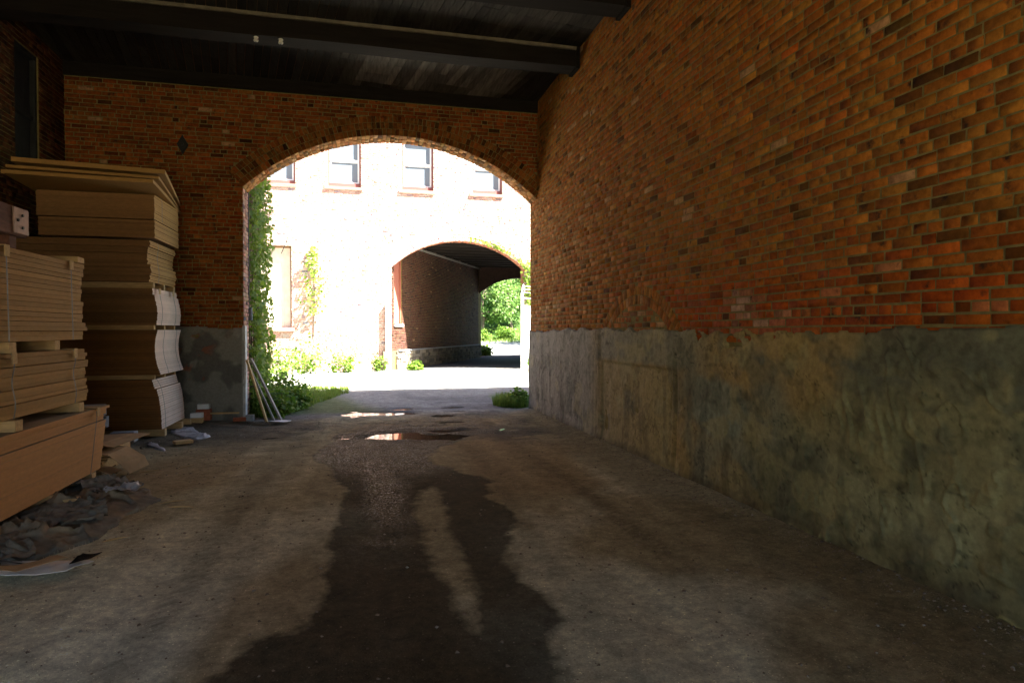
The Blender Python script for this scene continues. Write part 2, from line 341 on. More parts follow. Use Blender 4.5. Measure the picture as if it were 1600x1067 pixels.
g = npmesh('ground', np.stack([X, Y, Z], -1).reshape(-1, 3), F, M['ground'], smooth=True, col=c.reshape(-1, 3), attrs={'wet': wet, 'film': .08+.92*np.maximum(ss(6.2, 7.8, Y + (fbm(X*3, Y*3, 3)-.5)*1.2), ss(3.6, 6.4, Y+(fbm(X*4, Y*4, 3)-.5)*1.6)*ss(-.14, .12, X+(fbm(X*3, Y*3+5, 3)-.5)*.3)*ss(.56, .30, X+(fbm(X*3+9, Y*3, 3)-.5)*.3))})
tag(g, kind='structure')
for (cx, cy, a, b, t) in PUD:
    V = []; n = 28
    for i in range(n):
        q = 2*math.pi*i/n; dx = a*1.9*math.cos(q); dy = b*1.9*math.sin(q)
        V.append((cx+dx*math.cos(t)-dy*math.sin(t), cy+dx*math.sin(t)+dy*math.cos(t), -.014 - .0004*PUD.index((cx, cy, a, b, t))))
    tag(npmesh('puddle', V, [tuple(range(n))], M['water']), kind='structure')

# ------------------------------------------------------------ brickwork
def brick_mesh(rects, fmap, cols, rec=.010, bev=.0014, jit=.0018):
    """rects (n,4): u0,u1,v0,v1; fmap(u,v,d)->xyz arrays (d outwards). Each brick: chamfered front + sides."""
    r = np.asarray(rects, float); n = len(r)
    r = r + rng.normal(0, jit, r.shape)
    tip = rng.normal(0, .0005, (n, 4))
    U = np.zeros((n, 12)); Vv = np.zeros((n, 12)); D = np.zeros((n, 12))
    cu = [0, 1, 1, 0]; cv = [2, 2, 3, 3]; su = [1, -1, -1, 1]; sv = [1, 1, -1, -1]
    base = rng.normal(0, .0009, n)
    for k in range(4):
        u = r[:, cu[k]]; v = r[:, cv[k]]
        ja = rng.normal(0, .0016, (n, 2))
        U[:, k] = u + su[k]*bev + ja[:, 0]; Vv[:, k] = v + sv[k]*bev + ja[:, 1]; D[:, k] = base + tip[:, k]
        U[:, 4+k] = u; Vv[:, 4+k] = v; D[:, 4+k] = base + tip[:, k] - bev
        U[:, 8+k] = u; Vv[:, 8+k] = v; D[:, 8+k] = -rec
    x, y, z = fmap(U, Vv, D)
    V = np.stack([x, y, z], -1).reshape(-1, 3)
    f = [(0, 1, 2, 3)]
    for k in range(4):
        k2 = (k+1) % 4; f += [(4+k, 4+k2, k2, k), (8+k, 8+k2, 4+k2, 4+k)]
    F = (np.array(f)[None] + (np.arange(n)*12)[:, None, None]).reshape(-1, 4)
    return V, F, np.repeat(cols, 12, 0)
CH = .0685; J = .013
def courses(u0, u1, v0, v1, hole=None, header=7, ch=CH, wob=0.):
    """rectangles of bonded brickwork; hole(v)-> list of (a,b) blocked intervals"""
    out = []; k = int(math.ceil(v0/ch - 1e-6)); L = .215
    while (k+1)*ch <= v1 + .03:
        z0 = k*ch + J/2; z1 = (k+1)*ch - J/2; hd = (k % header == 3)
        step = L/2 if hd else L; off = (.25*L if hd else (0 if k % 2 else L/2)) + random.uniform(-.02, .02)
        u = u0 - off
        blocks = hole((z0+z1)/2) if hole else []
        while u < u1:
            st = step*random.uniform(.965, 1.035)
            if not hd and random.random() < .12: st = step*random.choice([.5, .5, .7])
            a, b = max(u + J/2, u0), min(u + st - J/2, u1); u += st
            segs = [(a, b)]
            for (p, q) in blocks:
                ns = []
                for (s, t) in segs:
                    if q <= s or p >= t: ns.append((s, t)); continue
                    if p > s: ns.append((s, p-.004))
                    if q < t: ns.append((q+.004, t))
                segs = ns
            for (s, t) in segs:
                if t - s > .025: out.append((s, t, z0, min(z1, v1)))
        k += 1
    return np.array(out)
def brick_cols(n, base, dark=.12, pale=.04, var=.22):
    c = np.tile(np.array(base), (n, 1)); v = rng.normal(1, var, (n, 1)).clip(.45, 1.6); c = c*v
    h = rng.normal(0, .10, n); c[:, 1] *= 1+h*1.2; c[:, 2] *= 1+h*1.5
    r = rng.random(n); c[r < dark] *= np.array([.38, .45, .60])
    p = (r > 1-pale); c[p] = c[p]*.5 + np.array([.42, .27, .15])*.6
    q = (r > .5) & (r < .535); c[q] *= np.array([.62, .62, .8])
    return c.clip(.004, .85)
ACX, ACZ, AR = .716, 1.234, 3.795
def arch_hole(cx, cz, R_, x0, x1, ring):
    def f(v):
        zs = cz + math.sqrt(max(R_*R_ - (x1-cx)**2, 0))
        if v < zs: 
            return [(x0, x1)]
        rr = R_+ring
        if v - cz >= rr: return []
        hw = math.sqrt(rr*rr - (v-cz)**2); k_ = (v-cz)/(zs-cz)
        return [(max(cx-hw, cx+(x0-cx)*k_), min(cx+hw, cx+(x1-cx)*k_) if x1 < 3.31 or x1 > 6 else cx+hw)]
    return f
def arch_pts(cx, cz, R_, x0, x1, n=40):
    a0 = math.atan2(math.sqrt(R_*R_-(x0-cx)**2), x0-cx); a1 = math.atan2(math.sqrt(R_*R_-(x1-cx)**2), x1-cx)
    return [(cx+R_*math.cos(a0+(a1-a0)*i/n), cz+R_*math.sin(a0+(a1-a0)*i/n)) for i in range(n+1)], a0, a1
def arch_slab(mb, x0, x1, ztop, y0, y1, cx, cz, R_, ax0, ax1, m=0):
    """wall slab with an arched opening, built as columns so every face is convex"""
    pts, _, _ = arch_pts(cx, cz, R_, ax0, ax1)
    if ax0 > x0: mb.box(x0, ax0, y0, y1, -.3, ztop, m=m)
    if x1 > ax1: mb.box(ax1, x1, y0, y1, -.3, ztop, m=m)
    for (p, q) in zip(pts[:-1], pts[1:]):
        mb.prism([(p[0], p[1]), (q[0], q[1]), (q[0], ztop), (p[0], ztop)], lambda a, b: (a, y0, b), lambda a, b: (a, y1, b), m=m)

ORANGE = (.29, .100, .0135)
# right wall -----------------------------------------------------------------
RX = 3.3
rw = empty('brick_wall', (RX, 6, 0), 'long orange brick wall on the right with rough cement render along its lower part', 'wall')
SA_Y, SA_Z, SA_R = 7.25, .60, 1.49                       # bricked-up segmental arch: centre, radius of its outer edge
def sa_hole(v):
    if v-SA_Z >= SA_R: return []
    hw = math.sqrt(SA_R**2-(v-SA_Z)**2); return [(SA_Y-hw, SA_Y+hw)]
rc = courses(-.6, 12.2, 1.40, 5.9, sa_hole)
cols = brick_cols(len(rc), ORANGE, .04, .010, .13)
uc = (rc[:, 0]+rc[:, 1])/2; vc = (rc[:, 2]+rc[:, 3])/2
red = ss(2.35, 1.7, vc)*ss(8.6, 6.8, uc); cols = cols*(1-red[:, None]) + cols*np.array([1.05, .62, .45])*red[:, None]   # redder band low down
pk = fbm(uc*3, vc*5, 3); e = 1.3*ss(.44, .6, pk)*ss(2.2, 1.75, vc)*np.exp(-((uc-5.0)/.75)**2)
e = np.maximum(e, ss(.55, .7, pk)*ss(9, 10, uc)*ss(2.6, 2.0, vc)*.6)
e = e*rng.uniform(.15, 1, len(e)); cols = cols*(1-e[:, None]*.45) + np.array([.50, .40, .30])*e[:, None]*.42                       # salt bloom
sp = (rng.random(len(rc)) < .30)*ss(8.3, 10, uc)*ss(4.6, 3.0, vc); cols = cols*(1-sp[:, None]*.4)+np.array([.45, .27, .10])*sp[:, None]*.4
V, F, C = brick_mesh(rc, lambda u, v, d: (RX - d, u, v + .004*np.sin(u*2.1)), cols, rec=.009)
npmesh('brickwork', V, F, M['brick'], rw, col=C)
rr = []; V_ = []; F_ = []; C_ = []; off = 0              # two rowlock rings and the infill under them
for ring in range(2):
    r1 = SA_R - ring*.115; a = math.acos(min(1, (1.42-SA_Z)/r1)); n = int(2*a*r1/.073)
    rects = [(-a + (2*a)*i/n + .005/r1, -a + 2*a*(i+1)/n - .005/r1, r1-.110, r1-.004) for i in range(n)]
    V, F, C = brick_mesh(rects, lambda u, v, d: (RX - d, SA_Y + v*np.sin(u), SA_Z + v*np.cos(u)), brick_cols(n, (.31, .12, .02), .03, .06), rec=.009, jit=.0006)
    V_.append(V); F_.append(F+off); C_.append(C); off += len(V)
def inner(v):
    rr_ = SA_R-.235
    if v-SA_Z >= rr_: return [(-99, 99)]
    hw = math.sqrt(rr_**2-(v-SA_Z)**2); return [(-99, SA_Y-hw), (SA_Y+hw, 99)]
r2 = courses(SA_Y-1.3, SA_Y+1.3, 1.40, 2.0, inner)
V, F, C = brick_mesh(r2, lambda u, v, d: (RX + .003 - d, u, v), brick_cols(len(r2), (.30, .11, .025)), rec=.009)
V_.append(V); F_.append(F+off); C_.append(C)
npmesh('blocked_arch', np.concatenate(V_), np.concatenate(F_), M['brick'], rw, col=np.concatenate(C_))
MB().box(RX+.0036, RX+.5, -4, 12.19, -.3, 6.0).build('mortar', M['mortar'], rw)

def render_sheet(name, fmap, u0, u1, v1, step, colf, hf, parent):
    us = np.arange(u0, u1+1e-6, step); vs = np.arange(-.12, v1+.08, step)
    U, V = np.meshgrid(us, vs); D = hf(U, V)
    x, y, z = fmap(U, V, D); I = np.arange(U.size).reshape(U.shape)
    F = np.stack([I[:-1, :-1], I[:-1, 1:], I[1:, 1:], I[1:, :-1]], -1).reshape(-1, 4)
    return npmesh(name, np.stack([x, y, z], -1).reshape(-1, 3), F, M['cement'], parent, smooth=True, col=colf(U, V, D).reshape(-1, 3))
def ridges(U, V):
    a = fbm(U*2.2+fbm(U*3, V*3, 3)*2.2, V*1.5+fbm(U*3+9, V*3, 3)*2.2, 4)
    return 1-np.abs(a-.5)*2
_sr = np.random.default_rng(5)
STROKES = [(_sr.uniform(2.1, 5.2), _sr.uniform(.1, 1.5), _sr.uniform(.10, .34), (q:=_sr.uniform(-3, 2.4)), q+_sr.uniform(.3, .75), _sr.uniform(.004, .012), _sr.uniform(.008, .016)) for _ in range(80)]
def rw_h(U, V):
    near = ss(5.2, 3.6, U)
    d = .022 + (fbm(U*1.3, V*1.3, 3)-.5)*.03 + (fbm(U*5, V*5, 4)-.5)*.018
    d = d + (np.clip(ridges(U, V)-.93, 0, 1)*.20)*(.35+.65*near)           # trowel ridges
    for (uu, vv, h, L, w) in [(3.75, .98, .014, .30, .016), (3.62, 1.12, .012, .18, .012), (3.45, .90, .014, .26, .015), (3.35, 1.05, .012, .2, .012), (4.0, 1.0, .011, .2, .012), (3.15, .72, .012, .25, .013), (4.2, .7, .010, .2, .012)]:
        d = d + h*np.exp(-((U-uu-.12*(V-vv)-.02*np.sin((V-vv)*14))/w)**2)*ss(L, L*.4, np.abs(V-vv))
    d = d + .012*(fbm(U*9, V*1.6, 3)-.5)*ss(7, 9, U)                        # streaky float marks at the far end
    for (uu, vv, r0_, a0_, a1_, h_, w_) in STROKES:
        q = np.hypot(U-uu, V-vv); an_ = np.arctan2(V-vv, U-uu); tt = (an_-a0_)/(a1_-a0_)
        m_ = (tt > 0) & (tt < 1) & (np.abs(q-r0_) < w_*4)
        d = d + np.where(m_, h_*np.exp(-((q-r0_)/w_)**2)*np.clip(np.sin(np.pi*np.clip(tt, 0, 1)), 0, 1), 0)
    # blocked doorway: a shallow recessed panel with a lip
    inside = ss(0, .04, U-6.28)*ss(0, .04, 8.35-U)*ss(0, .04, 1.14-V); d = d - .020*inside
    d = d - .012*np.exp(-((U-6.2)/.03)**2)*(V < 1.3)+ .014*np.exp(-((U-8.45)/.06)**2)*fbm(U*3, V*6, 3)*2
    d = d + .03*ss(.18, .0, V)*fbm(U*3, V*2, 3) + .012*(U > 8.5)
    top = 1.545 + (fbm(U*5, U*0+3, 5)-.5)*.11 + .02*np.sin(U*.9)
    top = top - .13*np.exp(-((U-5.75)/.07)**2)*(fbm(U*20, V*20, 2) > .4)
    d = np.where(V > top, -.03, d)
    bite = ss(.62, .70, fbm(U*5+31, V*7, 3))*ss(1.30, 1.5, V)*ss(.9, .2, np.abs(U-5.0)); d = d - .05*bite
    return d
def rw_c(U, V, D):
    c = np.broadcast_to(np.array([.225, .165, .088]), U.shape+(3,))
    c = lerp(c, np.array([.17, .165, .12]), ss(5.0, 4.2, U + (fbm(U*1.5, V*1.5, 4)-.5)*2.0 + (V-.7)*1.6)*.95)
    c = lerp(c, np.array([.19, .195, .19]), ss(8.2, 8.9, U)*.85)
    c = lerp(c, np.array([.15, .155, .15]), ss(1.10, 1.2, V + (fbm(U*2, V*2, 3)-.5)*.12)*ss(5.3, 6.0, U)*ss(8.6, 8.2, U)*.85)
    c = lerp(c, np.array([.16, .17, .165]), ss(.47, .60, fbm(U*1.1+7, V*1.4+2, 4))*.8*ss(1.4, 1.1, np.abs(U-5.6)+np.abs(V-.9)*.5))
    bl = np.exp(-(((U-5.35)/.55)**2+((V-.82)/.30)**2)); c = lerp(c, np.array([.15, .175, .185]), ss(.30, .55, bl+(fbm(U*4, V*4, 4)-.5)*.6)*.9)
    c = lerp(c, np.array([.25, .22, .15]), ss(0, .04, U-6.28)*ss(0, .04, 8.35-U)*ss(0, .04, 1.14-V)*.5)
    c = lerp(c, np.array([.27, .20, .10]), ss(.5, .6, fbm(U*1.6+3, V*2+8, 4))*ss(4.0, 4.5, U)*ss(5.4, 4.9, U)*.5)
    c = lerp(c, np.array([.26, .26, .20]), ss(.52, .62, fbm(U*2+13, V*2.4+8, 4))*ss(4.4, 3.6, U)*.7)
    c = lerp(c, np.array([.085, .09, .085]), ss(.56, .68, fbm(U*3.2+71, V*3.2, 4))*.6)
    c = lerp(c, np.array([.07, .075, .075]), ss(3.9, 3.3, U)*ss(1.15, 1.4, V)*.8)
    c = lerp(c, np.array([.075, .085, .09]), ss(.5, .62, fbm(U*4+3, V*5, 3))*np.exp(-((V-1.28)/.12)**2)*ss(5.6, 4.8, U)*.8)
    c = lerp(c, np.array([.06, .05, .035]), ss(.16, .02, V + (fbm(U*5, V*5, 3)-.5)*.1)*.7)
    c = lerp(c, np.array([.36, .34, .20]), ss(.018, .032, D-.022-(fbm(U*1.3, V*1.3, 3)-.5)*.03)*ss(4.6, 3.8, U)*.7)
    st = ss(.50, .66, fbm(U*7+fbm(U*2, V*2, 2), V*.9+3, 4)); c = c*(1-.30*st*ss(1.6, .6, V))[..., None]
    ck = np.abs(fbm(U*1.7+5, V*2.3, 5)-.5); c = c*(1-.55*ss(.006, .0, ck))[..., None]
    c = c*(.78+.5*fbm(U*24, V*24, 3))[..., None]
    pl_ = ss(.60, .68, fbm(U*2.6+91, V*3.1+7, 4)); c = lerp(c, np.array([.26, .24, .16]), pl_*.5)
    s = ss(.60, .72, fbm(U*14, V*14, 2))*.25
    return lerp(c*np.array([1.32, 1.26, .84]), c*1.25, ss(6.5, 9.5, U))*(1-s[..., None])
render_sheet('cement_render', lambda U, V, D: (RX - D, U, V), -.6, 12.2, 1.6, .0135, rw_c, rw_h, rw)
# the wall's outer corner return
MB().box(RX-.018, RX+.5, 12.192, 12.222, -.2, 1.53).build('render_return', pmat('render_corner', (.24, .24, .23), ns=20), rw)

# arch wall --------------------------------------------------------------------
AY = 11.7
LX = -4.56
aw = empty('arch_wall', (.7, AY, 0), 'dim brick end wall pierced by the wide carriage archway', 'wall')
ax0, ax1 = -1.9, 3.3
mb = MB(); arch_slab(mb, LX-1.5, 25, 6.0, AY+.004, 12.19, ACX, ACZ, AR+.012, ax0-.012, ax1+.03); mb.build('mortar', M['mortar'], aw)
h_ = arch_hole(ACX, ACZ, AR, ax0, ax1, .345)
rc = courses(LX, RX, 1.45, 5.62, h_)
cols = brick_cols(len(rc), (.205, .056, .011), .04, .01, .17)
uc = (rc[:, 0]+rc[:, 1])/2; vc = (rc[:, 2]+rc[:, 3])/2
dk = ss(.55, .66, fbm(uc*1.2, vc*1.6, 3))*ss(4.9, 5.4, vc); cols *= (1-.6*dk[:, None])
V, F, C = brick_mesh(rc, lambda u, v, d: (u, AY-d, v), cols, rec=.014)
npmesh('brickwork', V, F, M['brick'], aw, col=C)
pts, a0, a1 = arch_pts(ACX, ACZ, AR, ax0, ax1)
V_ = []; F_ = []; C_ = []; off = 0
for ring in range(3):
    r0 = AR + ring*.115; n = int((a0-a1)*r0/.0735); da = (a0-a1)/n
    rects = [(a1+da*i+.005/r0, a1+da*(i+1)-.005/r0, r0+.004, r0+.110) for i in range(n)]
    V, F, C = brick_mesh(rects, lambda u, v, d: (ACX+v*np.cos(u), AY-.004-d, ACZ+v*np.sin(u)), brick_cols(n, (.19, .066, .013), .05, .01), rec=.012, jit=.0006)
    V_.append(V); F_.append(F+off); C_.append(C); off += len(V)
def soffit(cx, cz, R_, a0, a1, y0, y1, base, pale=.05):
    out = []; n = int((a0-a1)*R_/.0735); da = (a0-a1)/n
    for i in range(n):
        y = y0 - random.choice([0, .1])
        while y < y1:
            p, q = max(y+.005, y0+.002), min(y+.2, y1); y += .21
            if q-p > .03: out.append((a1+da*i+.004/R_, a1+da*(i+1)-.004/R_, p, q))
    return brick_mesh(out, lambda u, v, d: (cx+(R_-d)*np.cos(u), v, cz+(R_-d)*np.sin(u)), brick_cols(len(out), base, .06, pale), rec=.012, jit=.0008)
V, F, C = soffit(ACX, ACZ, AR, a0, a1, AY, 12.2, (.36, .165, .05), .10)
V_.append(V); F_.append(F+off); C_.append(C)
npmesh('arch_ring', np.concatenate(V_), np.concatenate(F_), M['brick'], aw, col=np.concatenate(C_))
jr = courses(AY, 12.2, 0, 4.0); V, F, C = brick_mesh(jr, lambda u, v, d: (ax0+d, u, v), brick_cols(len(jr), (.40, .22, .17), .08, .15))
npmesh('jamb', V, F, M['brick'], aw, col=C)
def aw_h(U, V):
    d = .018 + (fbm(U*2, V*2, 4)-.5)*.03 + (fbm(U*8, V*8, 3)-.5)*.01
    d = d - .021*ss(.54, .62, fbm(U*3.3+11, V*4.1+5, 4))*ss(-2.2, -2.6, U)
    return np.where(V > 1.60+(fbm(U*3, V*0, 3)-.5)*.08, -.03, d)
def aw_c(U, V, D):
    c = np.broadcast_to(np.array([.20, .19, .16]), U.shape+(3,))
    c = lerp(c, np.array([.07, .068, .06]), ss(.5, .62, fbm(U*2.4, V*2.4, 4))*.7)
    c = lerp(c, np.array([.24, .085, .045]), ss(.012, -.004, D)*.9)
    c = lerp(c, np.array([.3, .3, .27]), ss(.66, .72, fbm(U*3+50, V*3+1, 3))*.5)
    c = lerp(c, np.array([.32, .32, .30]), ss(-1.945, -1.925, U)*.8)
    return c
render_sheet('cement_render', lambda U, V, D: (U, AY-D, V), LX, ax0+.0, 1.66, .02, aw_c, aw_h, aw)
MB().box(ax0-.02, ax0+.022, AY-.018, AY+.16, -.1, 1.62, j=.003).build('corner_render', pmat('jamb_render', (.5, .5, .48), ns=12, na=.3), aw)
MB().box(LX, RX, AY-.05, AY+.3, 5.63, 5.84, j=.004).build('timber_plate', M['beam'], aw)

# iron anchor plate (diamond) on the arch wall
mb = MB()
dm = [(0, .155), (.035, .09), (.085, .0), (.035, -.09), (0, -.155), (-.035, -.09), (-.085, 0), (-.035, .09)]
mb.prism(dm, lambda a, b: (-2.83+a, AY-.035+0, 4.63+b), lambda a, b: (-2.83+a*1.05, AY-.004, 4.63+b*1.05))
an = mb.build('anchor_plate', M['black']); tag(an, 'small black iron diamond anchor plate on the dim arch wall', 'anchor plate')
MB().tube([(-2.83, AY-.06, 4.63), (-2.83, AY-.034, 4.63)], .025, 6).build('bolt', M['black'], an)

# unseen wall behind the camera, added with its arch shaped to limit light
rear = empty('rear_light_wall', (0, -4, 0), 'unseen brick wall with an archway behind the camera, added to limit light', 'wall')
mb = MB(); arch_slab(mb, -6, 25, 6.0, -3.9, -3.4, -.9, -.25, 4.2, -4.2, 2.4); mb.build('wall', M['mass'], rear)
# left wall --------------------------------------------------------------------
lw = empty('side_wall', (LX, 8, 0), 'dark brick side wall behind the board stacks at the far left', 'wall')
def lhole(v): return [(10.17, 10.86)] if 3.6 < v < 5.55 else []
rc = courses(1.0, AY, 0, 5.9, lhole)
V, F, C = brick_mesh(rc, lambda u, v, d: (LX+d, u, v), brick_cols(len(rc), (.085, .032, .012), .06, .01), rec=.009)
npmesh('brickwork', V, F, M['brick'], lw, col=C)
mb = MB(); mb.box(LX-.5, LX-.011, -4, 10.17, -.3, 6); mb.box(LX-.5, LX-.011, 10.86, AY, -.3, 6); mb.box(LX-.5, LX-.011, 10.17, 10.86, -.3, 3.6); mb.box(LX-.5, LX-.011, 10.17, 10.86, 5.55, 6)
mb.build('mortar', M['mortar'], lw)
sh = MB()
for i in range(6): sh.box(LX-.14, LX-.10, 10.18+i*.112, 10.18+i*.112+.106, 3.6, 5.54)
sw = sh.build('shutter', M['darkwood'], lw)
fr = MB(); fr.box(LX-.13, LX-.03, 10.17, 10.23, 3.6, 5.55); fr.box(LX-.13, LX-.03, 10.80, 10.86, 3.6, 5.55); fr.box(LX-.13, LX-.03, 10.23, 10.80, 5.48, 5.55); fr.box(LX-.10, LX-.05, 10.23, 10.80, 4.6, 4.66)
fr.build('frame', M['darkwood'], lw)

# ceiling ------------------------------------------------------------------------
ce = empty('plank_ceiling', (0, 6, 5.84), 'dark board ceiling over the carriageway with a paler patch', 'ceiling')
V_ = []; F_ = []; cc = []; th = R(10); k = 0
for i in range(-70, 70):
    w = .125; x = i*w; ln = -16; sb_ = random.choice([.020, .026, .033, .042]); tail = []
    while ln < 17:
        if not tail:
            sb_ = random.choice([.020, .026, .033, .042]); pb_ = random.uniform(.08, .2); tail = [0]*random.choice([6, 8, 10])
        tail.pop(); L = .4; y0, y1 = ln, ln+L-(.004 if not tail else -.001); ln += L
        zz = 5.84 + random.uniform(0, .006); P = []
        for (a, b) in ((x+.004, y0), (x+w-.004, y0), (x+w-.004, y1), (x+.004, y1)):
            P.append((a*math.cos(th) - (b)*math.sin(th) + 2.0, a*math.sin(th) + b*math.cos(th) + 2, zz))
        cx_ = sum(p[0] for p in P)/4; cy_ = sum(p[1] for p in P)/4
        if not (-8 < cx_ < 7 and -6 < cy_ < 13): continue
        b0 = len(V_); V_ += P + [(p[0], p[1], p[2]+.02) for p in P]
        F_ += [(b0, b0+3, b0+2, b0+1), (b0, b0+1, b0+5, b0+4), (b0+1, b0+2, b0+6, b0+5), (b0+2, b0+3, b0+7, b0+6), (b0+3, b0, b0+4, b0+7)]
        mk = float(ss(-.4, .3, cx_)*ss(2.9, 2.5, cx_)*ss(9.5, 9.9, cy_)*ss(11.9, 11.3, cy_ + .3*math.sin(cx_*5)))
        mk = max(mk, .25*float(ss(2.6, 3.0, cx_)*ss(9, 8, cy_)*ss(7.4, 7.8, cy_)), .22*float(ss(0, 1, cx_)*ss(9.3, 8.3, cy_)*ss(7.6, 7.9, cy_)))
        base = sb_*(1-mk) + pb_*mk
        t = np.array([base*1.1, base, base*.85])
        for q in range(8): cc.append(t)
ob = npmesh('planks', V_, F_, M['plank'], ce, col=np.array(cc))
# paler patch: boards blended to a lighter tone by position
MB().box(LX-.6, 25, -3.38, 12.18, 5.885, 14.4).build('building_above', M['mass'], ce)
for yb, zt in ((9.3, 0), (7.42, 0)):
    pass
def beam(yb, label):
    o = empty('ceiling_beam', (0, yb, 5.5), label, 'beam', 'beams under the plank ceiling')
    mb = MB(); n = 24
    for i in range(n):                                     # slightly bowed hewn timber
        xa = LX + .01 + (RX-.06-LX)*i/n; xb = LX + .01 + (RX-.06-LX)*(i+1)/n
        s0 = .012*math.sin(i*.6); s1 = .012*math.sin((i+1)*.6)
        V = [(xa, yb+s0, 5.54+s0), (xb, yb+s1, 5.54+s1), (xb, yb+.32+s1, 5.54+s1), (xa, yb+.32+s0, 5.54+s0), (xa, yb+s0, 5.815), (xb, yb+s1, 5.815), (xb, yb+.32+s1, 5.815), (xa, yb+.32+s0, 5.815)]
        F = [(0, 3, 2, 1), (0, 1, 5, 4), (2, 3, 7, 6), (4, 5, 6, 7)] + ([(0, 4, 7, 3)] if i == 0 else []) + ([(1, 2, 6, 5)] if i == n-1 else [])
        mb.add(V, F)
    mb.build('timber', M['beam'], o)
    MB().box(LX, RX-.07, yb-.035, yb-.002, 5.792, 5.836, j=.004).build('ledge_strip', M['beam_top'], o)
    MB().box(RX-.02-.05, RX-.012, yb-.02, yb+.34, 5.52, 5.836).build('beam_pocket', M['beam'], o)
    return o
beam(9.3, 'dark timber ceiling beam nearer the archway, with two white knobs under it')
beam(7.42, 'dark timber ceiling beam nearest the camera at the top edge of the photo')
def insulator(x, y, z, label, group=None):
    o = empty('insulator', (x, y, z), label, 'insulator', group)
    mb = MB(); pr = [(0, .012), (0, .03), (-.012, .034), (-.02, .03), (-.026, .022), (-.034, .022), (-.042, .032), (-.055, .034), (-.065, .028), (-.07, .01)]
    mb.tube([(x, y, z+p[0]) for p in pr], [p[1] for p in pr], 12)
    mb.build('knob', M['porcelain'], o, smooth=True)
    MB().tube([(x, y, z-.07), (x, y, z-.078)], .01, 6).build('screw', M['black'], o)
insulator(-1.34, 9.36, 5.54, 'left white porcelain knob of the pair under the dark beam')
insulator(-1.02, 9.36, 5.54, 'right white porcelain knob of the pair under the dark beam')
insulator(-4.42, 8.2, 5.62, 'lone white porcelain knob at the top of the left brick wall')

# ------------------------------------------------------------ board stacks
def bundle(name, label, x0, x1, y0, y1, z0, z1, n, mats, xoff=lambda t: 0, straps=(), axis='y', group=None, jit=.006, groups=None, guards=True, cat='board bundle', gap=.0012):
    o = empty(name, ((x0+x1)/2, (y0+y1)/2, z0), label, cat, group)
    z = z0; th_ = (z1-z0)/n; jg = 0; jy = 0
    for i in range(n):
        if groups and i in groups: jg = random.uniform(-.022, .022); jy = random.uniform(-.02, .02)
        dx = xoff((i+.5)/n) + jg + random.uniform(-jit, jit); dy = random.uniform(-jit, jit) + jy
        g0 = gap if not (groups and i in groups) else .005
        mb = MB(); mb.box(x0+dx, x1+dx, y0+dy, y1+dy, z+g0, z+th_-.0004, fm=mats)
        ml = MLS
        mb.build('board', ml, o); z += th_
    sb = None
    for (kind, p) in straps:
        mx = max(abs(xoff(q/10)) for q in range(11))+.012
        mb = MB()
        if kind == 'y':      # runs over top and down the +X face, at y=p
            pts = [(x0+.1, p, z1+.004)] + [(x1+xoff(1)+.008, p, z1+.004)]
            pts += [(x1+max(xoff(1-q/8), xoff(max(1-q/8-.06, 0)))+.024, p+.0, z1-(z1-z0)*q/8) for q in range(1, 9)]
            w = .008
            for a, b in zip(pts[:-1], pts[1:]):
                mb.add([(a[0], p-w, a[2]), (a[0], p+w, a[2]), (b[0], p+w, b[2]), (b[0], p-w, b[2])], [(0, 1, 2, 3)])
                mb.add([(a[0]+.0015, p-w, a[2]+.0015), (a[0]+.0015, p+w, a[2]+.0015), (b[0]+.0015, p+w, b[2]+.0015), (b[0]+.0015, p-w, b[2]+.0015)], [(3, 2, 1, 0)])
            s_ = mb.build('strap', M['strap'], o, fix=False)
            if guards:
                g_ = MB(); g_.box(x1-.06, x1+xoff(1)+.034, p-.035, p+.035, z1+.006, z1+.012); g_.box(x1+xoff(1)+.028, x1+xoff(1)+.034, p-.035, p+.035, z1-.075, z1+.006)
                g_.build('corner_guard', M['lumber'], o)
    return o
MATL = ['board', 'board2', 'board3', 'pale', 'board_dust', 'board4']
MLS = [M[k] for k in MATL]
T, B_, FW, PL, DU, OR = 0, 1, 2, 3, 4, 5
# face order: -z +z -y +y -x +x
GA = 'front stack of long boards'
bundle('board_bundle', 'lowest and tallest tan board bundle of the front left stack, bulging towards the road', -3.75, -2.50, 4.6, 7.26, .15, .79, 22, [T, DU, T, T, T, OR], lambda t: .07*t-.05, [('y', 6.95)], group=GA, groups=(17, 19, 21), jit=.003)
bundle('board_bundle', 'middle tan board bundle of the front left stack, between wooden blocks', -3.78, -2.55, 4.4, 6.92, .88, 1.37, 14, [T]*6, lambda t: .012*math.sin(t*9), [('y', 6.62), ('y', 5.55)], group=GA, groups=(3, 6, 9, 11), jit=.012)
bundle('board_bundle', 'topmost tan board bundle of the front left stack', -3.78, -2.55, 4.4, 6.90, 1.46, 2.17, 18, [T]*6, lambda t: -.012*t, [('y', 6.6), ('y', 5.5)], group=GA, groups=(2, 4, 6, 9, 12, 14, 16), jit=.010)
GB = 'rear stack of pale-ended boards'
XB0, XB1, YB0, YB1 = -4.38, -2.80, 10.05, 11.28
bundle('board_bundle', 'bottom bundle of the rear stack, brown boards with a slanting white end', XB0, XB1, YB0, YB1, .13, .84, 21, [B_, B_, B_, B_, B_, PL], lambda t: .03*math.sin(t*3.1)-.10*t+.06, [('y', 10.15)], group=GB, jit=.003, groups=(17,), guards=False)
bundle('board_bundle', 'second bundle from the bottom of the rear stack, white hollow-curved end', XB0, XB1, YB0, YB1, .91, 1.55, 22, [B_, B_, B_, B_, B_, PL], lambda t: .055*(2*t-1)**2-.035*t, [('y', 10.35), ('y', 11.0)], group=GB, jit=.0015, guards=False)
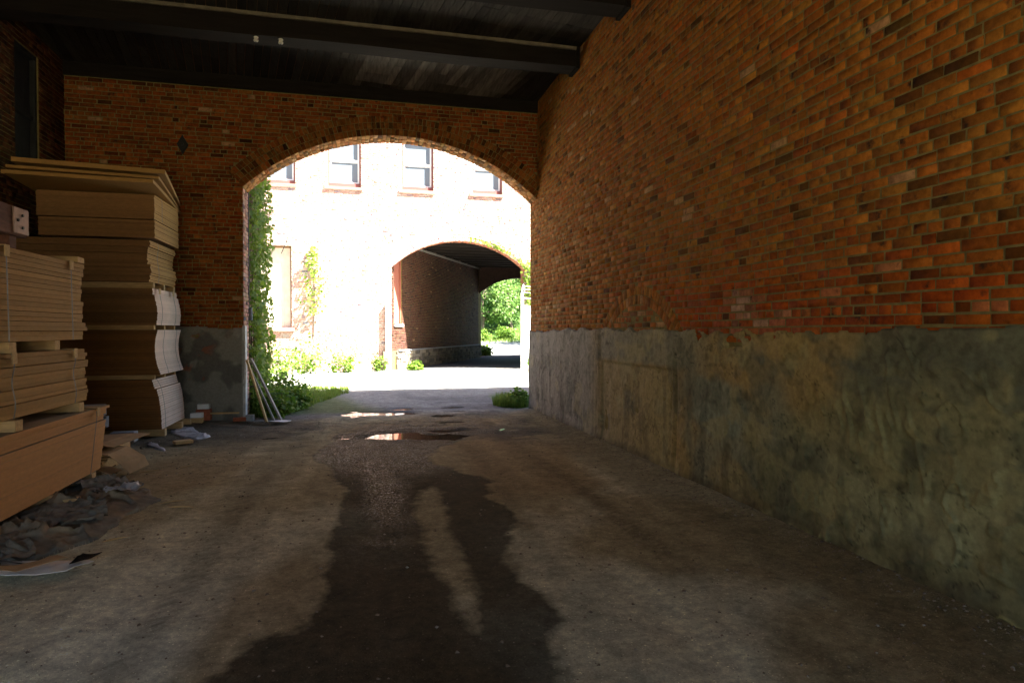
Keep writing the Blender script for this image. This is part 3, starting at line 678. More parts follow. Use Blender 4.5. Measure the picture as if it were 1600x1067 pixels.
bundle('board_bundle', 'third bundle from the bottom of the rear stack, fawn boards with pale ends', XB0, XB1, YB0, YB1, 1.62, 2.14, 17, [FW, FW, FW, FW, FW, PL], lambda t: .02*math.sin(t*5), [('y', 10.2), ('y', 10.9)], group=GB, jit=.004, groups=(14,))
bundle('board_bundle', 'wide fourth bundle of the rear stack, reaching farther left than those above it', -4.50, -2.86, 9.98, 11.26, 2.23, 2.81, 19, [FW, FW, FW, FW, FW, T], lambda t: .012*math.sin(t*8), [('y', 10.3)], group=GB, jit=.008, groups=(3, 8, 13, 16), guards=False)
bundle('board_bundle', 'thin fifth bundle of the rear stack, dull tan, below a dark gap', -4.24, -2.80, 10.02, 11.26, 2.85, 3.10, 8, [FW, FW, FW, FW, FW, T], group=GB, jit=.004, guards=False)
bundle('board_bundle', 'sixth bundle of the rear stack, straight tan boards under the overhanging sheets', -4.26, -2.80, 10.02, 11.26, 3.115, 3.46, 11, [FW, FW, FW, FW, FW, T], straps=[('y', 10.3)], group=GB, jit=.005, guards=False)
def sheet(label, z0, th_, dx, dy, yaw, w=1.65, l=2.35):
    Mx = Matrix.Translation((-3.30+dx, 10.32+dy, z0)) @ Matrix.Rotation(R(yaw), 4, 'Z') @ Matrix.Rotation(R(-.6), 4, 'X')
    mb = MB(); n = 8
    for i in range(n):                                       # sagging towards the near end
        y0_, y1_ = -l/2+l*i/n, -l/2+l*(i+1)/n
        s = lambda y: -.02*max(0, (-y-.3))**2
        V = [Mx @ Vector(p) for p in ((-w/2, y0_, s(y0_)), (w/2, y0_, s(y0_)), (w/2, y1_, s(y1_)), (-w/2, y1_, s(y1_)), (-w/2, y0_, s(y0_)+th_), (w/2, y0_, s(y0_)+th_), (w/2, y1_, s(y1_)+th_), (-w/2, y1_, s(y1_)+th_))]
        F = [(0, 3, 2, 1), (4, 5, 6, 7), (1, 2, 6, 5), (3, 0, 4, 7)] + ([(0, 1, 5, 4)] if i == 0 else []) + ([(2, 3, 7, 6)] if i == n-1 else [])
        mb.add(V, F)
    o = mb.build('board_sheet', M['board']); tag(o, label, 'board sheet', 'loose sheets on the rear stack')
    return o
sheet('loose sheet lying directly on the rear stack, lowest of three overhanging sheets', 3.475, .045, -.25, .05, 6.0)
sheet('middle loose sheet of three overhanging the rear stack, shifted left', 3.535, .035, -.22, .02, 8.0)
sheet('topmost thick loose sheet overhanging the rear stack', 3.60, .055, -.17, -.02, 9.5)

def blockobj(x0, x1, y0, y1, z0, z1, label, mat='lumber', cat='wood block', name='wooden_block', yaw=0, group=None, bev=.003, tilt=0):
    c = Vector(((x0+x1)/2, (y0+y1)/2, z0)); Mx = Matrix.Translation(c) @ Matrix.Rotation(R(yaw), 4, 'Z') @ Matrix.Rotation(R(tilt), 4, 'X') @ Matrix.Translation(-c)
    o = MB().box(x0, x1, y0, y1, z0, z1, M=Mx, bev=bev, j=.001).build(name, M[mat]); tag(o, label, cat, group); return o
G1 = 'spacer blocks in the front stack'; G2 = 'spacer blocks in the rear stack'
blockobj(-3.7, -2.53, 7.0, 7.10, .02, .147, 'wooden block under the bottom front bundle, at its far corner', group=G1)
blockobj(-3.7, -2.48, 6.15, 6.25, .02, .147, 'wooden block under the bottom front bundle, halfway along', group=G1)
blockobj(-3.7, -2.50, 5.2, 5.3, .0, .147, 'wooden block under the bottom front bundle, nearest the camera', group=G1)
blockobj(-3.7, -2.50, 6.65, 6.75, .793, .877, 'wooden block between bottom and middle front bundles, at the far corner', group=G1)
blockobj(-3.7, -2.47, 5.45, 5.56, .793, .877, 'wooden block between bottom and middle front bundles, at the photo left edge', group=G1)
blockobj(-3.7, -2.57, 6.35, 6.45, 1.373, 1.457, 'wooden block between middle and top front bundles, farther of the pair', group=G1)
blockobj(-3.7, -2.55, 5.55, 5.66, 1.373, 1.457, 'wooden block between middle and top front bundles, nearer of the pair', group=G1)
k = 0
names = {(.845, .905): 'first gap from the ground', (1.553, 1.617): 'second gap from the ground', (2.143, 2.227): 'third gap from the ground'}
for (za, zb), g_ in names.items():
    for y, q in ((10.12, 'at its near corner'), (10.62, 'mid depth'), (11.15, 'at its far corner')):
        blockobj(-4.2, -2.84, y-.035, y+.035, za, zb, 'spacer strip in the rear stack, %s, %s' % (g_, q), cat='spacer', name='spacer_strip', group=G2)
blockobj(-4.2, -2.72, 10.12, 10.22, .02, .127, 'long block under the rear stack near corner, dusty', group=G2)
blockobj(-4.2, -2.66, 10.78, 10.88, .03, .127, 'pale block end under the rear stack, middle one', group=G2)
blockobj(-4.2, -2.62, 11.12, 11.22, .04, .127, 'block end under the rear stack next to the arch wall', group=G2)
blockobj(-3.15, -2.51, 6.66, 6.82, 2.174, 2.225, 'flat plank offcut lying across the top front bundle', name='plank_offcut', cat='plank', yaw=2)

# red timber with steel end plate on top of the front stack
tb = empty('timber_beam', (-2.6, 5, 2.26), 'heavy reddish timber with a bolted steel end plate, top left', 'timber')
MB().box(-2.80, -2.53, 3.6, 5.80, 2.27, 2.49, bev=.008, j=.003).build('timber', M['redtimber'], tb)
pl = MB().box(-2.53, -2.518, 5.58, 5.80, 2.285, 2.482, bev=.002).build('end_plate', M['plate'], tb)
for (y, z) in ((5.70, 2.43), (5.70, 2.335), (5.63, 2.385)): MB().tube([(-2.519, y, z), (-2.508, y, z)], .011, 8).build('bolt', M['black'], pl)
blockobj(-2.9, -2.56, 5.60, 5.70, 2.175, 2.268, 'short dark red block propping the steel-ended timber', mat='redtimber')

# pallets between the stacks
def pallet(label, x, y, z, mat, yaw, lx=.95, ly=1.0):
    o = empty('pallet', (x, y, z), label, 'pallet', 'pallets between the stacks'); Mx = Matrix.Translation((x, y, z)) @ Matrix.Rotation(R(yaw), 4, 'Z')
    for i in range(3):
        xx = -lx/2 + (lx-.05)*i/2; MB().box(xx, xx+.05, -ly/2, ly/2, .018, .108, M=Mx, bev=.003).build('stringer', M[mat], o)
    for i in range(6):
        yy = -ly/2 + (ly-.09)*i/5; MB().box(-lx/2, lx/2, yy, yy+.09, .109, .127, M=Mx, j=.002).build('deck_board', M[mat], o)
    for i in range(3):
        yy = -ly/2 + (ly-.09)*i/2; MB().box(-lx/2, lx/2, yy, yy+.09, 0, .017, M=Mx, j=.002).build('bottom_board', M[mat], o)
pallet('raw wood pallet at the bottom between the two stacks', -3.12, 8.0, .03, 'lumber', 2)
pallet('second raw wood pallet from the bottom, under the cardboard', -3.16, 8.02, .16, 'lumber', -3)
pallet('lower blue grey pallet between the two stacks', -3.35, 8.02, .40, 'pallet_grey', 3)
pallet('upper blue grey pallet between the two stacks', -3.38, 8.0, .545, 'pallet_grey', 1)
def bent(name, label, mat, pts, w, th_=.006, cat='cardboard', group=None):
    """a creased sheet: list of (x,y,z) along its run, w = vector across"""
    mb = MB(); w = Vector(w); V = []; n = len(pts); F = []
    for p in pts:
        p = Vector(p); jx = Vector((random.uniform(-.02, .02), random.uniform(-.02, .02), random.uniform(-.01, .01)))
        V += [p + jx, p + w + jx*-1, p + w - jx + Vector((0, 0, th_)), p + jx + Vector((0, 0, th_))]
    for i in range(n-1):
        for k in range(4): F.append((i*4+k, i*4+(k+1) % 4, (i+1)*4+(k+1) % 4, (i+1)*4+k))
    F += [(0, 3, 2, 1), tuple((n-1)*4+k for k in range(4))]
    o = mb.add(V, F).build(name, M[mat]); tag(o, label, cat, group); return o
bent('cardboard_sheet', 'flat brown cardboard sheet on top of the raw wood pallets', 'cardboard', [(-3.3, 7.45, .33), (-3.0, 7.5, .31), (-2.68, 7.55, .33), (-2.52, 7.6, .30)], (.1, .75, .02))
bent('cardboard_sheet', 'folded cardboard flap drooping from the pallets to the ground', 'cardboard', [(-2.75, 7.35, .27), (-2.55, 7.42, .25), (-2.42, 7.45, .14), (-2.36, 7.48, .03)], (.08, .42, .015))
bent('cardboard_sheet', 'dusty crumpled cardboard by the lowest pallet edge', 'cardboard', [(-2.9, 7.28, .14), (-2.62, 7.32, .12), (-2.5, 7.33, .06)], (.05, .25, -.01))

# crumpled dusty sheeting along the front stack
def heap(name, label, cat, poly, h, mat, seed, colA, colB, step=.016, fq=3.0):
    xs = [p[0] for p in poly]; ys = [p[1] for p in poly]
    X, Y = np.meshgrid(np.arange(min(xs)-.1, max(xs)+.1, step), np.arange(min(ys)-.1, max(ys)+.1, step))
    sdv = polysd(X, Y, poly) + (fbm(X*4+seed, Y*4, 3)-.5)*.14
    wx = fbm(X*1.6+seed, Y*1.6, 3)*1.6; wy = fbm(X*1.6+seed+30, Y*1.6+9, 3)*1.6
    wx = wx*1.5; wy = wy*1.5
    r = 1-np.abs(fbm((X+Y)*fq*.9+wx+seed, (X-Y)*fq*.45+wy, 2)-.5)*5
    r2 = 1-np.abs(fbm((X-Y*.6)*fq*2.2+wy+seed*2, (X*.6+Y)*fq*.9+wx, 2)-.5)*5
    env = ss(0, -.30, sdv)
    Z = np.where(sdv < 0, .006 + .012*ss(0, -.02, sdv) + h*(env*.55*fbm(X*2+seed, Y*2, 2) + (.25+.75*env)*((.55*np.clip(r, 0, 1)**4 + .34*np.clip(r2, 0, 1)**4))), -.05)
    Z = Z + gheight(X, Y)*(sdv < 0)
    keep = sdv < .02; idx = -np.ones(X.shape, int); idx[keep] = np.arange(keep.sum())
    q = np.stack([idx[:-1, :-1], idx[:-1, 1:], idx[1:, 1:], idx[1:, :-1]], -1).reshape(-1, 4); q = q[(q >= 0).all(1)]
    t = ss(.4, .62, fbm(X*2.2+seed, Y*2.2+4, 4))[keep]; c = np.array(colA)*(1-t[:, None])+np.array(colB)*t[:, None]
    o = npmesh(name, np.stack([X[keep], Y[keep], Z[keep]], -1), q, M[mat], None, True, col=c); tag(o, label, cat); return o
heap('plastic_sheeting', 'crumpled dusty grey black sheeting spilling from under the front stack', 'sheeting',
     [(-2.75, 7.2), (-2.35, 7.15), (-2.1, 6.85), (-1.72, 6.35), (-1.9, 5.9), (-1.85, 5.35), (-2.12, 4.75), (-2.45, 4.4), (-2.8, 4.3)], .14, 'tarp', 3, (.17, .155, .125), (.26, .20, .13))
def scrap(name, label, cat, mat, poly, z, amp=.02, seed=0, group=None, cuts=4, th_=.004):
    """a thin crumpled sheet piece with real thickness"""
    bm = bmesh.new(); vs = [bm.verts.new((x, y, 0)) for x, y in poly]; bm.faces.new(vs)
    bmesh.ops.triangulate(bm, faces=bm.faces[:]); bmesh.ops.subdivide_edges(bm, edges=bm.edges[:], cuts=cuts, use_grid_fill=True)
    for v in bm.verts:
        zz = z + amp*2*(float(fbm(v.co.x*5+seed, v.co.y*5, 3))); v.co.z = zz + float(gheight(v.co.x, v.co.y))
    r = bmesh.ops.solidify(bm, geom=bm.faces[:], thickness=th_)
    me = bpy.data.meshes.new(name); bm.to_mesh(me); bm.free(); o = link(name, me, M[mat]); tag(o, label, cat, group); return o
pp = scrap('printed_paper', 'torn white printed sheet on the dirt in front of the dusty sheeting', 'paper', 'newsprint', [(-2.45, 4.62), (-2.2, 4.52), (-1.78, 4.52), (-1.70, 4.72), (-1.95, 4.80), (-2.4, 4.82)], .015, .03, 5)
for i, (a, b) in enumerate((((-2.35, 4.70), (-2.02, 4.66)), ((-2.33, 4.76), (-2.0, 4.72)), ((-2.3, 4.64), (-2.12, 4.61)))):
    mb = MB(); n = 8
    for k in range(n):
        p = [a[0]+(b[0]-a[0])*k/n, a[1]+(b[1]-a[1])*k/n]; q = [a[0]+(b[0]-a[0])*(k+1)/n, a[1]+(b[1]-a[1])*(k+1)/n]
        zf = lambda x, y: .015+.06*float(fbm(x*5+5, y*5, 3))+float(gheight(x, y))+.006
        mb.add([(p[0], p[1], zf(*p)), (q[0], q[1], zf(*q)), (q[0], q[1]+.018, zf(q[0], q[1]+.018)), (p[0], p[1]+.018, zf(p[0], p[1]+.018))], [(0, 1, 2, 3)])
    mb.build('printed_stripe', M['ink'], pp, fix=False)
scrap('brown_paper', 'strip of brown paper across the torn printed sheet', 'paper', 'cardboard', [(-2.35, 4.5), (-2.05, 4.5), (-1.85, 4.70), (-1.92, 4.74), (-2.12, 4.58), (-2.36, 4.56)], .06, .02, 9)
scrap('dark_rubber_scrap', 'curled black scrap at the right end of the printed sheet', 'scrap', 'tarp', [(-1.80, 4.60), (-1.69, 4.60), (-1.66, 4.74), (-1.78, 4.76)], .03, .05, 2)
blockobj(-2.62, -2.36, 4.05, 4.16, .06, .12, 'weathered plank end lying at the photo left edge', mat='lumber_grey', name='plank_offcut', cat='plank', yaw=50, tilt=4)
blockobj(-2.72, -2.32, 4.28, 4.40, .02, .11, 'grey weathered plank at the left edge in front of the sheeting', mat='lumber_grey', name='plank_offcut', cat='plank', yaw=62)
blockobj(-2.50, -2.30, 6.05, 6.14, .05, .13, 'loose wood block lying on the dusty sheeting', yaw=14)
def crumple(label, cx, cy, z, L, W_, yaw, amp, mat, seed, cat='sheeting', name='plastic_flap'):
    nx_, ny_ = 60, 46; c_, s_ = math.cos(R(yaw)), math.sin(R(yaw)); gx_, gy_ = np.meshgrid(np.linspace(-.5, .5, nx_), np.linspace(-.5, .5, ny_))
    ex = 1-.25*fbm(gy_*4+seed, gx_*0+seed, 3)*np.abs(gx_)*2; u = gx_*L*ex; v = gy_*W_*(1-.3*fbm(gx_*4+seed+5, gx_*0, 3))
    f1 = np.abs(fbm(u*5+seed, v*3+u*2, 2)-.5)*2; f2 = np.abs(fbm(u*9+v*7+seed, v*9-u*6, 2)-.5)*2
    zz = z + amp*(1-f1*2.6).clip(0, 1) + amp*.45*(1-f2*3).clip(0, 1); x = cx+u*c_-v*s_; y = cy+u*s_+v*c_
    zz = zz + gheight(x, y); I_ = np.arange(x.size).reshape(x.shape); q = np.stack([I_[:-1, :-1], I_[:-1, 1:], I_[1:, 1:], I_[1:, :-1]], -1).reshape(-1, 4)
    V = np.stack([x, y, zz], -1).reshape(-1, 3); V2 = V - np.array([0, 0, .003]); q2 = q[:, ::-1] + len(V)
    o = npmesh(name, np.concatenate([V, V2]), np.concatenate([q, q2]), M[mat], None, True, col=np.tile(np.array([.20, .18, .145]), (2*len(V), 1))); tag(o, label, cat)
    return o
crumple('stiff grey sheet flap standing up against the bottom front bundle', -2.36, 6.75, .08, .62, .5, -40, .06, 'tarp', 3)
crumple('creased grey sheet flap in the middle of the dusty sheeting', -2.22, 5.75, .07, .75, .5, -70, .04, 'tarp', 11)
crumple('creased black sheet flap nearest the printed paper', -2.42, 5.0, .06, .7, .5, -60, .04, 'tarp', 17)
crumple('dirty torn white film on top of the dusty sheeting', -2.05, 6.35, .10, .32, .2, 30, .05, 'film', 23, cat='plastic film', name='torn_film')
# debris round the rear stack and the pier
heap('torn_film', 'torn grey plastic film trailing from the rear stack towards the pier', 'plastic film', [(-2.78, 10.9), (-2.55, 10.95), (-2.3, 10.35), (-2.05, 10.0), (-2.25, 9.85), (-2.55, 10.2), (-2.75, 10.5)], .10, 'film', 21, (.3, .3, .3), (.4, .4, .4), .015, 5)
heap('torn_film', 'narrow twist of dirty plastic film before the rear stack corner', 'plastic film', [(-2.85, 9.6), (-2.75, 9.62), (-2.42, 9.1), (-2.36, 8.88), (-2.5, 8.95)], .07, 'film', 8, (.3, .3, .3), (.4, .4, .4), .015, 6)
blockobj(-3.25, -2.95, 9.55, 9.75, .03, .17, 'grey concrete block in front of the rear stack', mat='greyblock', name='concrete_block', cat='concrete block', yaw=3, bev=.008)
blockobj(-2.42, -2.20, 9.35, 9.50, .02, .06, 'pale wood offcut lying on the dirt by the rear stack', yaw=28)
blockobj(-2.66, -2.48, 11.30, 11.40, .12, .20, 'white topped block beside the rear stack far corner', mat='white', cat='block')
blockobj(-2.66, -2.48, 11.28, 11.42, .03, .118, 'tan block supporting the white block by the rear stack', cat='wood block')
blockobj(-2.60, -2.42, 11.50, 11.62, .235, .32, 'small white block resting at the base of the cement pier', mat='white', cat='block')
blockobj(-2.62, -2.40, 11.48, 11.64, .05, .232, 'loose red bricks under the white block at the pier', mat='redbrick', name='loose_brick', cat='brick', bev=.006)
blockobj(-2.45, -1.95, 11.48, 11.52, .15, .175, 'thin tan stick lying along the pier base', name='stick', cat='stick', yaw=-3, tilt=0)
blockobj(-2.02, -1.82, 11.30, 11.40, .04, .10, 'loose red brick on the dirt at the pier corner', mat='redbrick', name='loose_brick', cat='brick', yaw=10, bev=.006)
blockobj(-1.82, -1.70, 11.32, 11.42, .04, .14, 'grey block piece beside the loose red brick at the pier', mat='greyblock', name='concrete_block', cat='concrete block', yaw=-8, bev=.006)
scrap('white_scrap', 'crumpled white paper scrap at the foot of the leaning planks', 'paper', 'white', [(-1.45, 11.2), (-1.15, 11.15), (-1.1, 11.3), (-1.35, 11.35)], .015, .03, 4)
# wood splinters lying about, each its own thing
SPL = [(-1.62, 6.25, .20, 25, 'curved pale splinter right of the sheeting tip'), (-1.50, 6.05, .22, -8, 'thin straight splinter just below the curved one'),
       (-1.75, 5.25, .18, 35, 'splinter on the dirt beside the middle of the sheeting'), (-1.95, 3.45, .20, 12, 'bright orange splinter at the left edge of the photo'), (-2.3, 4.05, .14, -3, 'short pale splinter near the weathered planks'),
       (-1.9, 7.85, .22, 55, 'brown splinter in front of the cardboard flap'), (-2.2, 7.7, .25, 30, 'long thin splinter beside the lowest pallet'), (-1.2, 9.7, .3, 10, 'dark twig on the damp dirt right of the torn film')]
for i, (x, y, L, yaw, lab) in enumerate(SPL):
    mb = MB(); c_, s_ = math.cos(R(yaw)), math.sin(R(yaw)); z = float(gheight(np.array(x), np.array(y)))+.008
    w = .014 if i != 3 else .03
    P = [(-L/2, 0, w*.2), (-L/4, .012, w), (0, .016, w), (L/4, .006, w*.7), (L/2, -.01, w*.1)]
    mb.tube([(x+p[0]*c_-p[1]*s_, y+p[0]*s_+p[1]*c_, z) for p in P], [p[2]*.55 for p in P], 5)
    tag(mb.build('wood_splinter', M['lumber'] if i != 7 else M['bark']), lab, 'splinter', 'wood splinters on the dirt')
# leaning planks at the left jamb
def lean(label, p0, p1, mat, w=.11, t=.03):
    p0, p1 = Vector(p0), Vector(p1); ax = (p1-p0); L = ax.length; ax.normalize(); side = Vector((0, 1, 0)); n = ax.cross(side).normalized(); side = n.cross(ax)
    Mx = Matrix.Translation(p0) @ Matrix((n, side, ax)).transposed().to_4x4()
    o = MB().box(-t/2, t/2, -w/2, w/2, 0, L, M=Mx, bev=.002, j=.001).build('leaning_plank', M[mat]); tag(o, label, 'plank', 'planks leaning on the archway jamb')
lean('brown plank leaning on the left jamb of the archway', (-1.48, 11.25, .02), (-1.84, 11.62, 1.03), 'lumber', .10)
lean('grey weathered plank leaning beside the brown one, foot farther out', (-1.27, 11.45, .0), (-1.80, 11.78, 1.05), 'lumber_grey', .13)
lean('narrow grey lath leaning between the two leaning planks', (-1.40, 11.55, .0), (-1.83, 11.80, .9), 'lumber_grey', .05)

# ------------------------------------------------------------ gravel and grit (nobody could count it)
def stones(name, pts, smin, smax, mat):
    n = len(pts); tet = np.array([(1, 0, -.4), (-.5, .87, -.4), (-.5, -.87, -.4), (.1, .1, .75), (.6, .6, .2), (-.7, .1, .3)])
    f = np.array([(0, 1, 4), (0, 4, 3), (1, 3, 4), (1, 2, 5), (1, 5, 3), (2, 0, 3), (2, 3, 5), (0, 2, 1)])
    s = smin + (smax-smin)*rng.random(n)**3; a = rng.random(n)*6.28
    v = tet[None] * s[:, None, None] * (1 + .35*(rng.random((n, 6, 3))-.5)); c_, s_ = np.cos(a)[:, None], np.sin(a)[:, None]
    x = v[..., 0]*c_-v[..., 1]*s_; y = v[..., 0]*s_+v[..., 1]*c_; z = v[..., 2]*.7
    V = np.stack([x+pts[:, 0, None], y+pts[:, 1, None], z+gheight(pts[:, 0], pts[:, 1])[:, None]+s[:, None]*.15], -1).reshape(-1, 3)
    F = (f[None]+(np.arange(n)*6)[:, None, None]).reshape(-1, 3)
    t = rng.random(n); col = np.array([.22, .17, .12])*(.6+.8*t[:, None]); col[t > .90] = (.33, .30, .24)
    o = npmesh(name, V, F, M[mat], col=np.repeat(col, 6, 0)); tag(o, kind='stuff'); return o
p = np.c_[rng.uniform(-2.6, 3.25, 3400), 2.2 + 10*rng.random(3400)**1.3]
q = np.c_[RX-.03-np.abs(rng.normal(0, .12, 900)), rng.uniform(2, 11.6, 900)]
q2 = np.c_[rng.uniform(-3.1, -1.3, 700), rng.uniform(7.4, 11.6, 700)]
q3 = np.c_[RX-.05-np.abs(rng.normal(0, .25, 900)), rng.uniform(2, 11.6, 900)]
stones('gravel', np.concatenate([p, q, q2, q3]), .002, .016, 'stone')

# ------------------------------------------------------------ foliage
LEAF = np.array([(0, 0, 0), (.35, .18, .05), (.42, .45, .0), (.15, .62, -.03), (0, 1, -.10), (-.15, .62, -.03), (-.42, .45, .0), (-.35, .18, .05)])
LF = [(0, 1, 2, 3), (0, 3, 4, 5), (0, 5, 6, 7)]
def leaves(P, Nrm, size, mat, name, parent=None, tip=None, spread=.6):
    n = len(P); Nrm = Nrm + rng.normal(0, spread, (n, 3)); Nrm /= np.linalg.norm(Nrm, axis=1, keepdims=True)
    t = np.tile(np.array(tip if tip is not None else (0, 0, -1.)), (n, 1)) + rng.normal(0, .6, (n, 3))
    t = t - (t*Nrm).sum(1, keepdims=True)*Nrm; t /= np.linalg.norm(t, axis=1, keepdims=True); b = np.cross(t, Nrm)
    s = (size*(.6+.8*rng.random(n)))[:, None, None] if np.isscalar(size) else size[:, None, None]
    V = P[:, None] + s*(LEAF[None, :, 0:1]*b[:, None]+LEAF[None, :, 1:2]*t[:, None]+LEAF[None, :, 2:3]*Nrm[:, None])
    F = (np.array(LF)[None]+(np.arange(n)*8)[:, None, None]).reshape(-1, 4)
    return npmesh(name, V.reshape(-1, 3), F, M[mat], parent)
def blades(name, base, h, mat, parent=None, w=.006, lean_=.5):
    n = len(base); hh = h*(.5+.8*rng.random(n)); a = rng.random(n)*6.28; l = lean_*rng.random(n)*hh
    dx, dy = np.cos(a), np.sin(a); z0 = gheight(base[:, 0], base[:, 1])
    P = []
    for (t, ww) in ((0, 1), (.5, .8), (1, .05)):
        cx = base[:, 0]+dx*l*t*t; cy = base[:, 1]+dy*l*t*t; cz = z0+hh*t*(1-.15*t)
        P += [np.stack([cx-dy*w*ww, cy+dx*w*ww, cz], -1), np.stack([cx+dy*w*ww, cy-dx*w*ww, cz], -1)]
    V = np.stack(P, 1).reshape(-1, 3); F = (np.array([(0, 1, 3, 2), (2, 3, 5, 4)])[None]+(np.arange(n)*6)[:, None, None]).reshape(-1, 4)
    return npmesh(name, V, F, M[mat], parent)
def bush(name, label, cat, c, rad, h, n, leaf, mat='leaf_bush', stems=14, group=None, top=.8):
    c = np.array(c, float); z0 = float(gheight(c[0], c[1]))
    o = empty(name, (c[0], c[1], z0), label, cat, group); mb = MB(); P = []; tips = []
    for i in range(stems):
        a = random.uniform(0, 6.28); r_ = rad*math.sqrt(random.random()); hh = h*random.uniform(.45, 1)*(1-.45*(r_/rad)**2)
        x1, y1 = c[0]+r_*math.cos(a), c[1]+r_*math.sin(a)*.9; x0, y0 = c[0]+(x1-c[0])*.5, c[1]+(y1-c[1])*.5
        pts = [(x0, y0, z0), ((x0+x1)/2, (y0+y1)/2, z0+hh*.55), (x1, y1, z0+hh)]
        mb.tube(pts, [.006, .004, .002], 4); k = n//stems; t = rng.random(k)**.8
        q = np.array(pts[0])*(1-t)[:, None]**2 + 2*np.array(pts[1])*(t*(1-t))[:, None] + np.array(pts[2])*(t**2)[:, None]
        P.append(q + rng.normal(0, 1, (k, 3))*np.array([rad*.16, rad*.16, .05]))
    mb.build('stems', M['bark'], o)
    P = np.concatenate(P); P[:, 2] = np.maximum(P[:, 2], z0+.02)
    Nn = P - c; Nn[:, 2] = np.abs(Nn[:, 2])*.5+.6
    leaves(P, Nn, leaf, mat, 'leaves', o, spread=.5, tip=(0, 0, -.3)); return o

# garden side wall with ivy, left of the archway outside
sw_ = empty('garden_wall', (-2.3, 13.2, 0), 'shaded brick wall outside the archway, buried in ivy', 'wall')
GX = -1.99
rc = courses(12.2, 14.3, 0, 5.6); V, F, C = brick_mesh(rc, lambda u, v, d: (GX+d, u, v), brick_cols(len(rc), (.33, .19, .14), .05, .1)); npmesh('brickwork', V, F, M['brick_far'], sw_, col=C)
rc = courses(GX-.6, GX, 0, 5.6); V, F, C = brick_mesh(rc, lambda u, v, d: (u, 14.3+d, v), brick_cols(len(rc), (.36, .2, .14))); npmesh('end_brickwork', V, F, M['brick_far'], sw_, col=C)
MB().box(GX-.6, GX-.009, 12.2, 14.291, -.2, 5.7).build('mortar', M['mortar'], sw_)
iv = empty('ivy', (GX, 13, 0), 'bright green ivy curtain covering the wall just outside the left jamb', 'ivy')
n = 5200; u = 12.32+rng.random(n)*2.1; v = rng.random(n)*5.5
th_ = .10+.22*fbm(u*2, v*1.6, 3); d = rng.random(n)**.7*th_
keep = (fbm(u*2.5+8, v*2.5, 3) > .33) | (rng.random(n) < .3)
u, v, d = u[keep], v[keep], d[keep]
leaves(np.stack([GX+.01+d, u, v], -1), np.tile([1., -.25, .3], (len(u), 1)), .085, 'leaf_ivy', 'leaves', iv)
mb = MB()
for i in range(9):
    y = 12.4+i*.22; pts = [(GX+.015, y + .12*math.sin(k*.9+i), k*.55) for k in range(10)]; mb.tube(pts, [.014-.001*k for k in range(10)], 5)
mb.build('stems', M['bark'], iv)
# cable / downpipe on the jamb
dp = empty('downpipe', (ax0+.02, 12.27, 0), 'thin dark pipe running down the outer corner of the left jamb', 'pipe')
MB().tube([(ax0-.02, 12.25, 1.95), (ax0-.02, 12.25, 4.1)], .030, 8).build('pipe', M['black'], dp)
MB().box(ax0-.06, ax0+.05, 12.21, 12.30, 1.72, 1.95, bev=.004).build('junction_box', M['pallet_grey'], dp)

bush('weed_bush', 'leafy green weeds at the foot of the ivy by the leaning planks', 'bush', (-1.50, 13.0, 0), .62, .62, 3000, .075, stems=34)
bush('weed_bush', 'shaded broad-leaved weeds just behind the leaning planks', 'bush', (-1.48, 12.2, 0), .36, .62, 1200, .07, stems=16)
bush('weed_bush', 'taller ragged weeds along the grass at the left of the lane', 'bush', (-1.6, 14.6, 0), .6, .75, 1500, .07, stems=22)
n = 15000; x = rng.uniform(-2.0, .2, n); y = rng.uniform(12.0, 17.8, n)
k = (x < -.22 - .28*(16.4-y).clip(0, 9)*.9 + .35*(fbm(x*2, y*1.2, 3)-.5)) & (fbm(x*3, y*3, 3) > .3); bs = np.c_[x[k], y[k]]
o = blades('grass_verge', bs, .11, 'grass', w=.006); tag(o, kind='stuff')
# right clump
bush('weed_clump', 'bright green weed clump at the foot of the right wall corner', 'bush', (3.15, 12.6, 0), .24, .34, 2200, .06, stems=34)
n = 1800; a = rng.random(n)*6.28; r_ = np.sqrt(rng.random(n))*.36
o = blades('grass_tuft', np.c_[3.05+r_*np.cos(a), 12.8+r_*np.sin(a)*1.5], .26, 'grass', w=.005, lean_=.9); tag(o, 'tall grass tuft round the weed clump by the right wall corner', 'grass tuft')

# ------------------------------------------------------------ courtyard building with second archway
FY = 25.0
fb = empty('brick_building', (3, FY, 0), 'sunlit pale pink brick building across the yard with a second archway', 'building')
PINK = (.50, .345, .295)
fcx, fcz, fR, fx0, fx1 = 3.92, 1.234, 3.80, 1.25, 6.59
WIN = [(-3.45, -2.25), (-1.08, .12), (1.66, 2.86), (4.40, 5.60)]
WZ0, WZ1 = 6.93, 9.0
SH = (-3.60, -2.40, 1.63, 4.66)
ah = arch_hole(fcx, fcz, fR, fx0, fx1, .23)
def fh(v):
    b = list(ah(v))
    if WZ0 < v < WZ1: b += WIN
    if SH[2] < v < SH[3]: b.append((SH[0], SH[1]))
    return b
rc = courses(-4.2, 8.2, 0, 9.0, fh, wob=0)
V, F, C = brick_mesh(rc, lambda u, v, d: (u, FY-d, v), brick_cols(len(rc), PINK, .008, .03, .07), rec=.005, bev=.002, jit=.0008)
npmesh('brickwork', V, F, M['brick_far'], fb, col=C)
# wall body with openings
mb = MB(); YT = FY+.45
arch_slab(mb, -4.2, 12, 6.0, FY+.0035, YT, fcx, fcz, fR+.012, fx0-.012, fx1+.012)
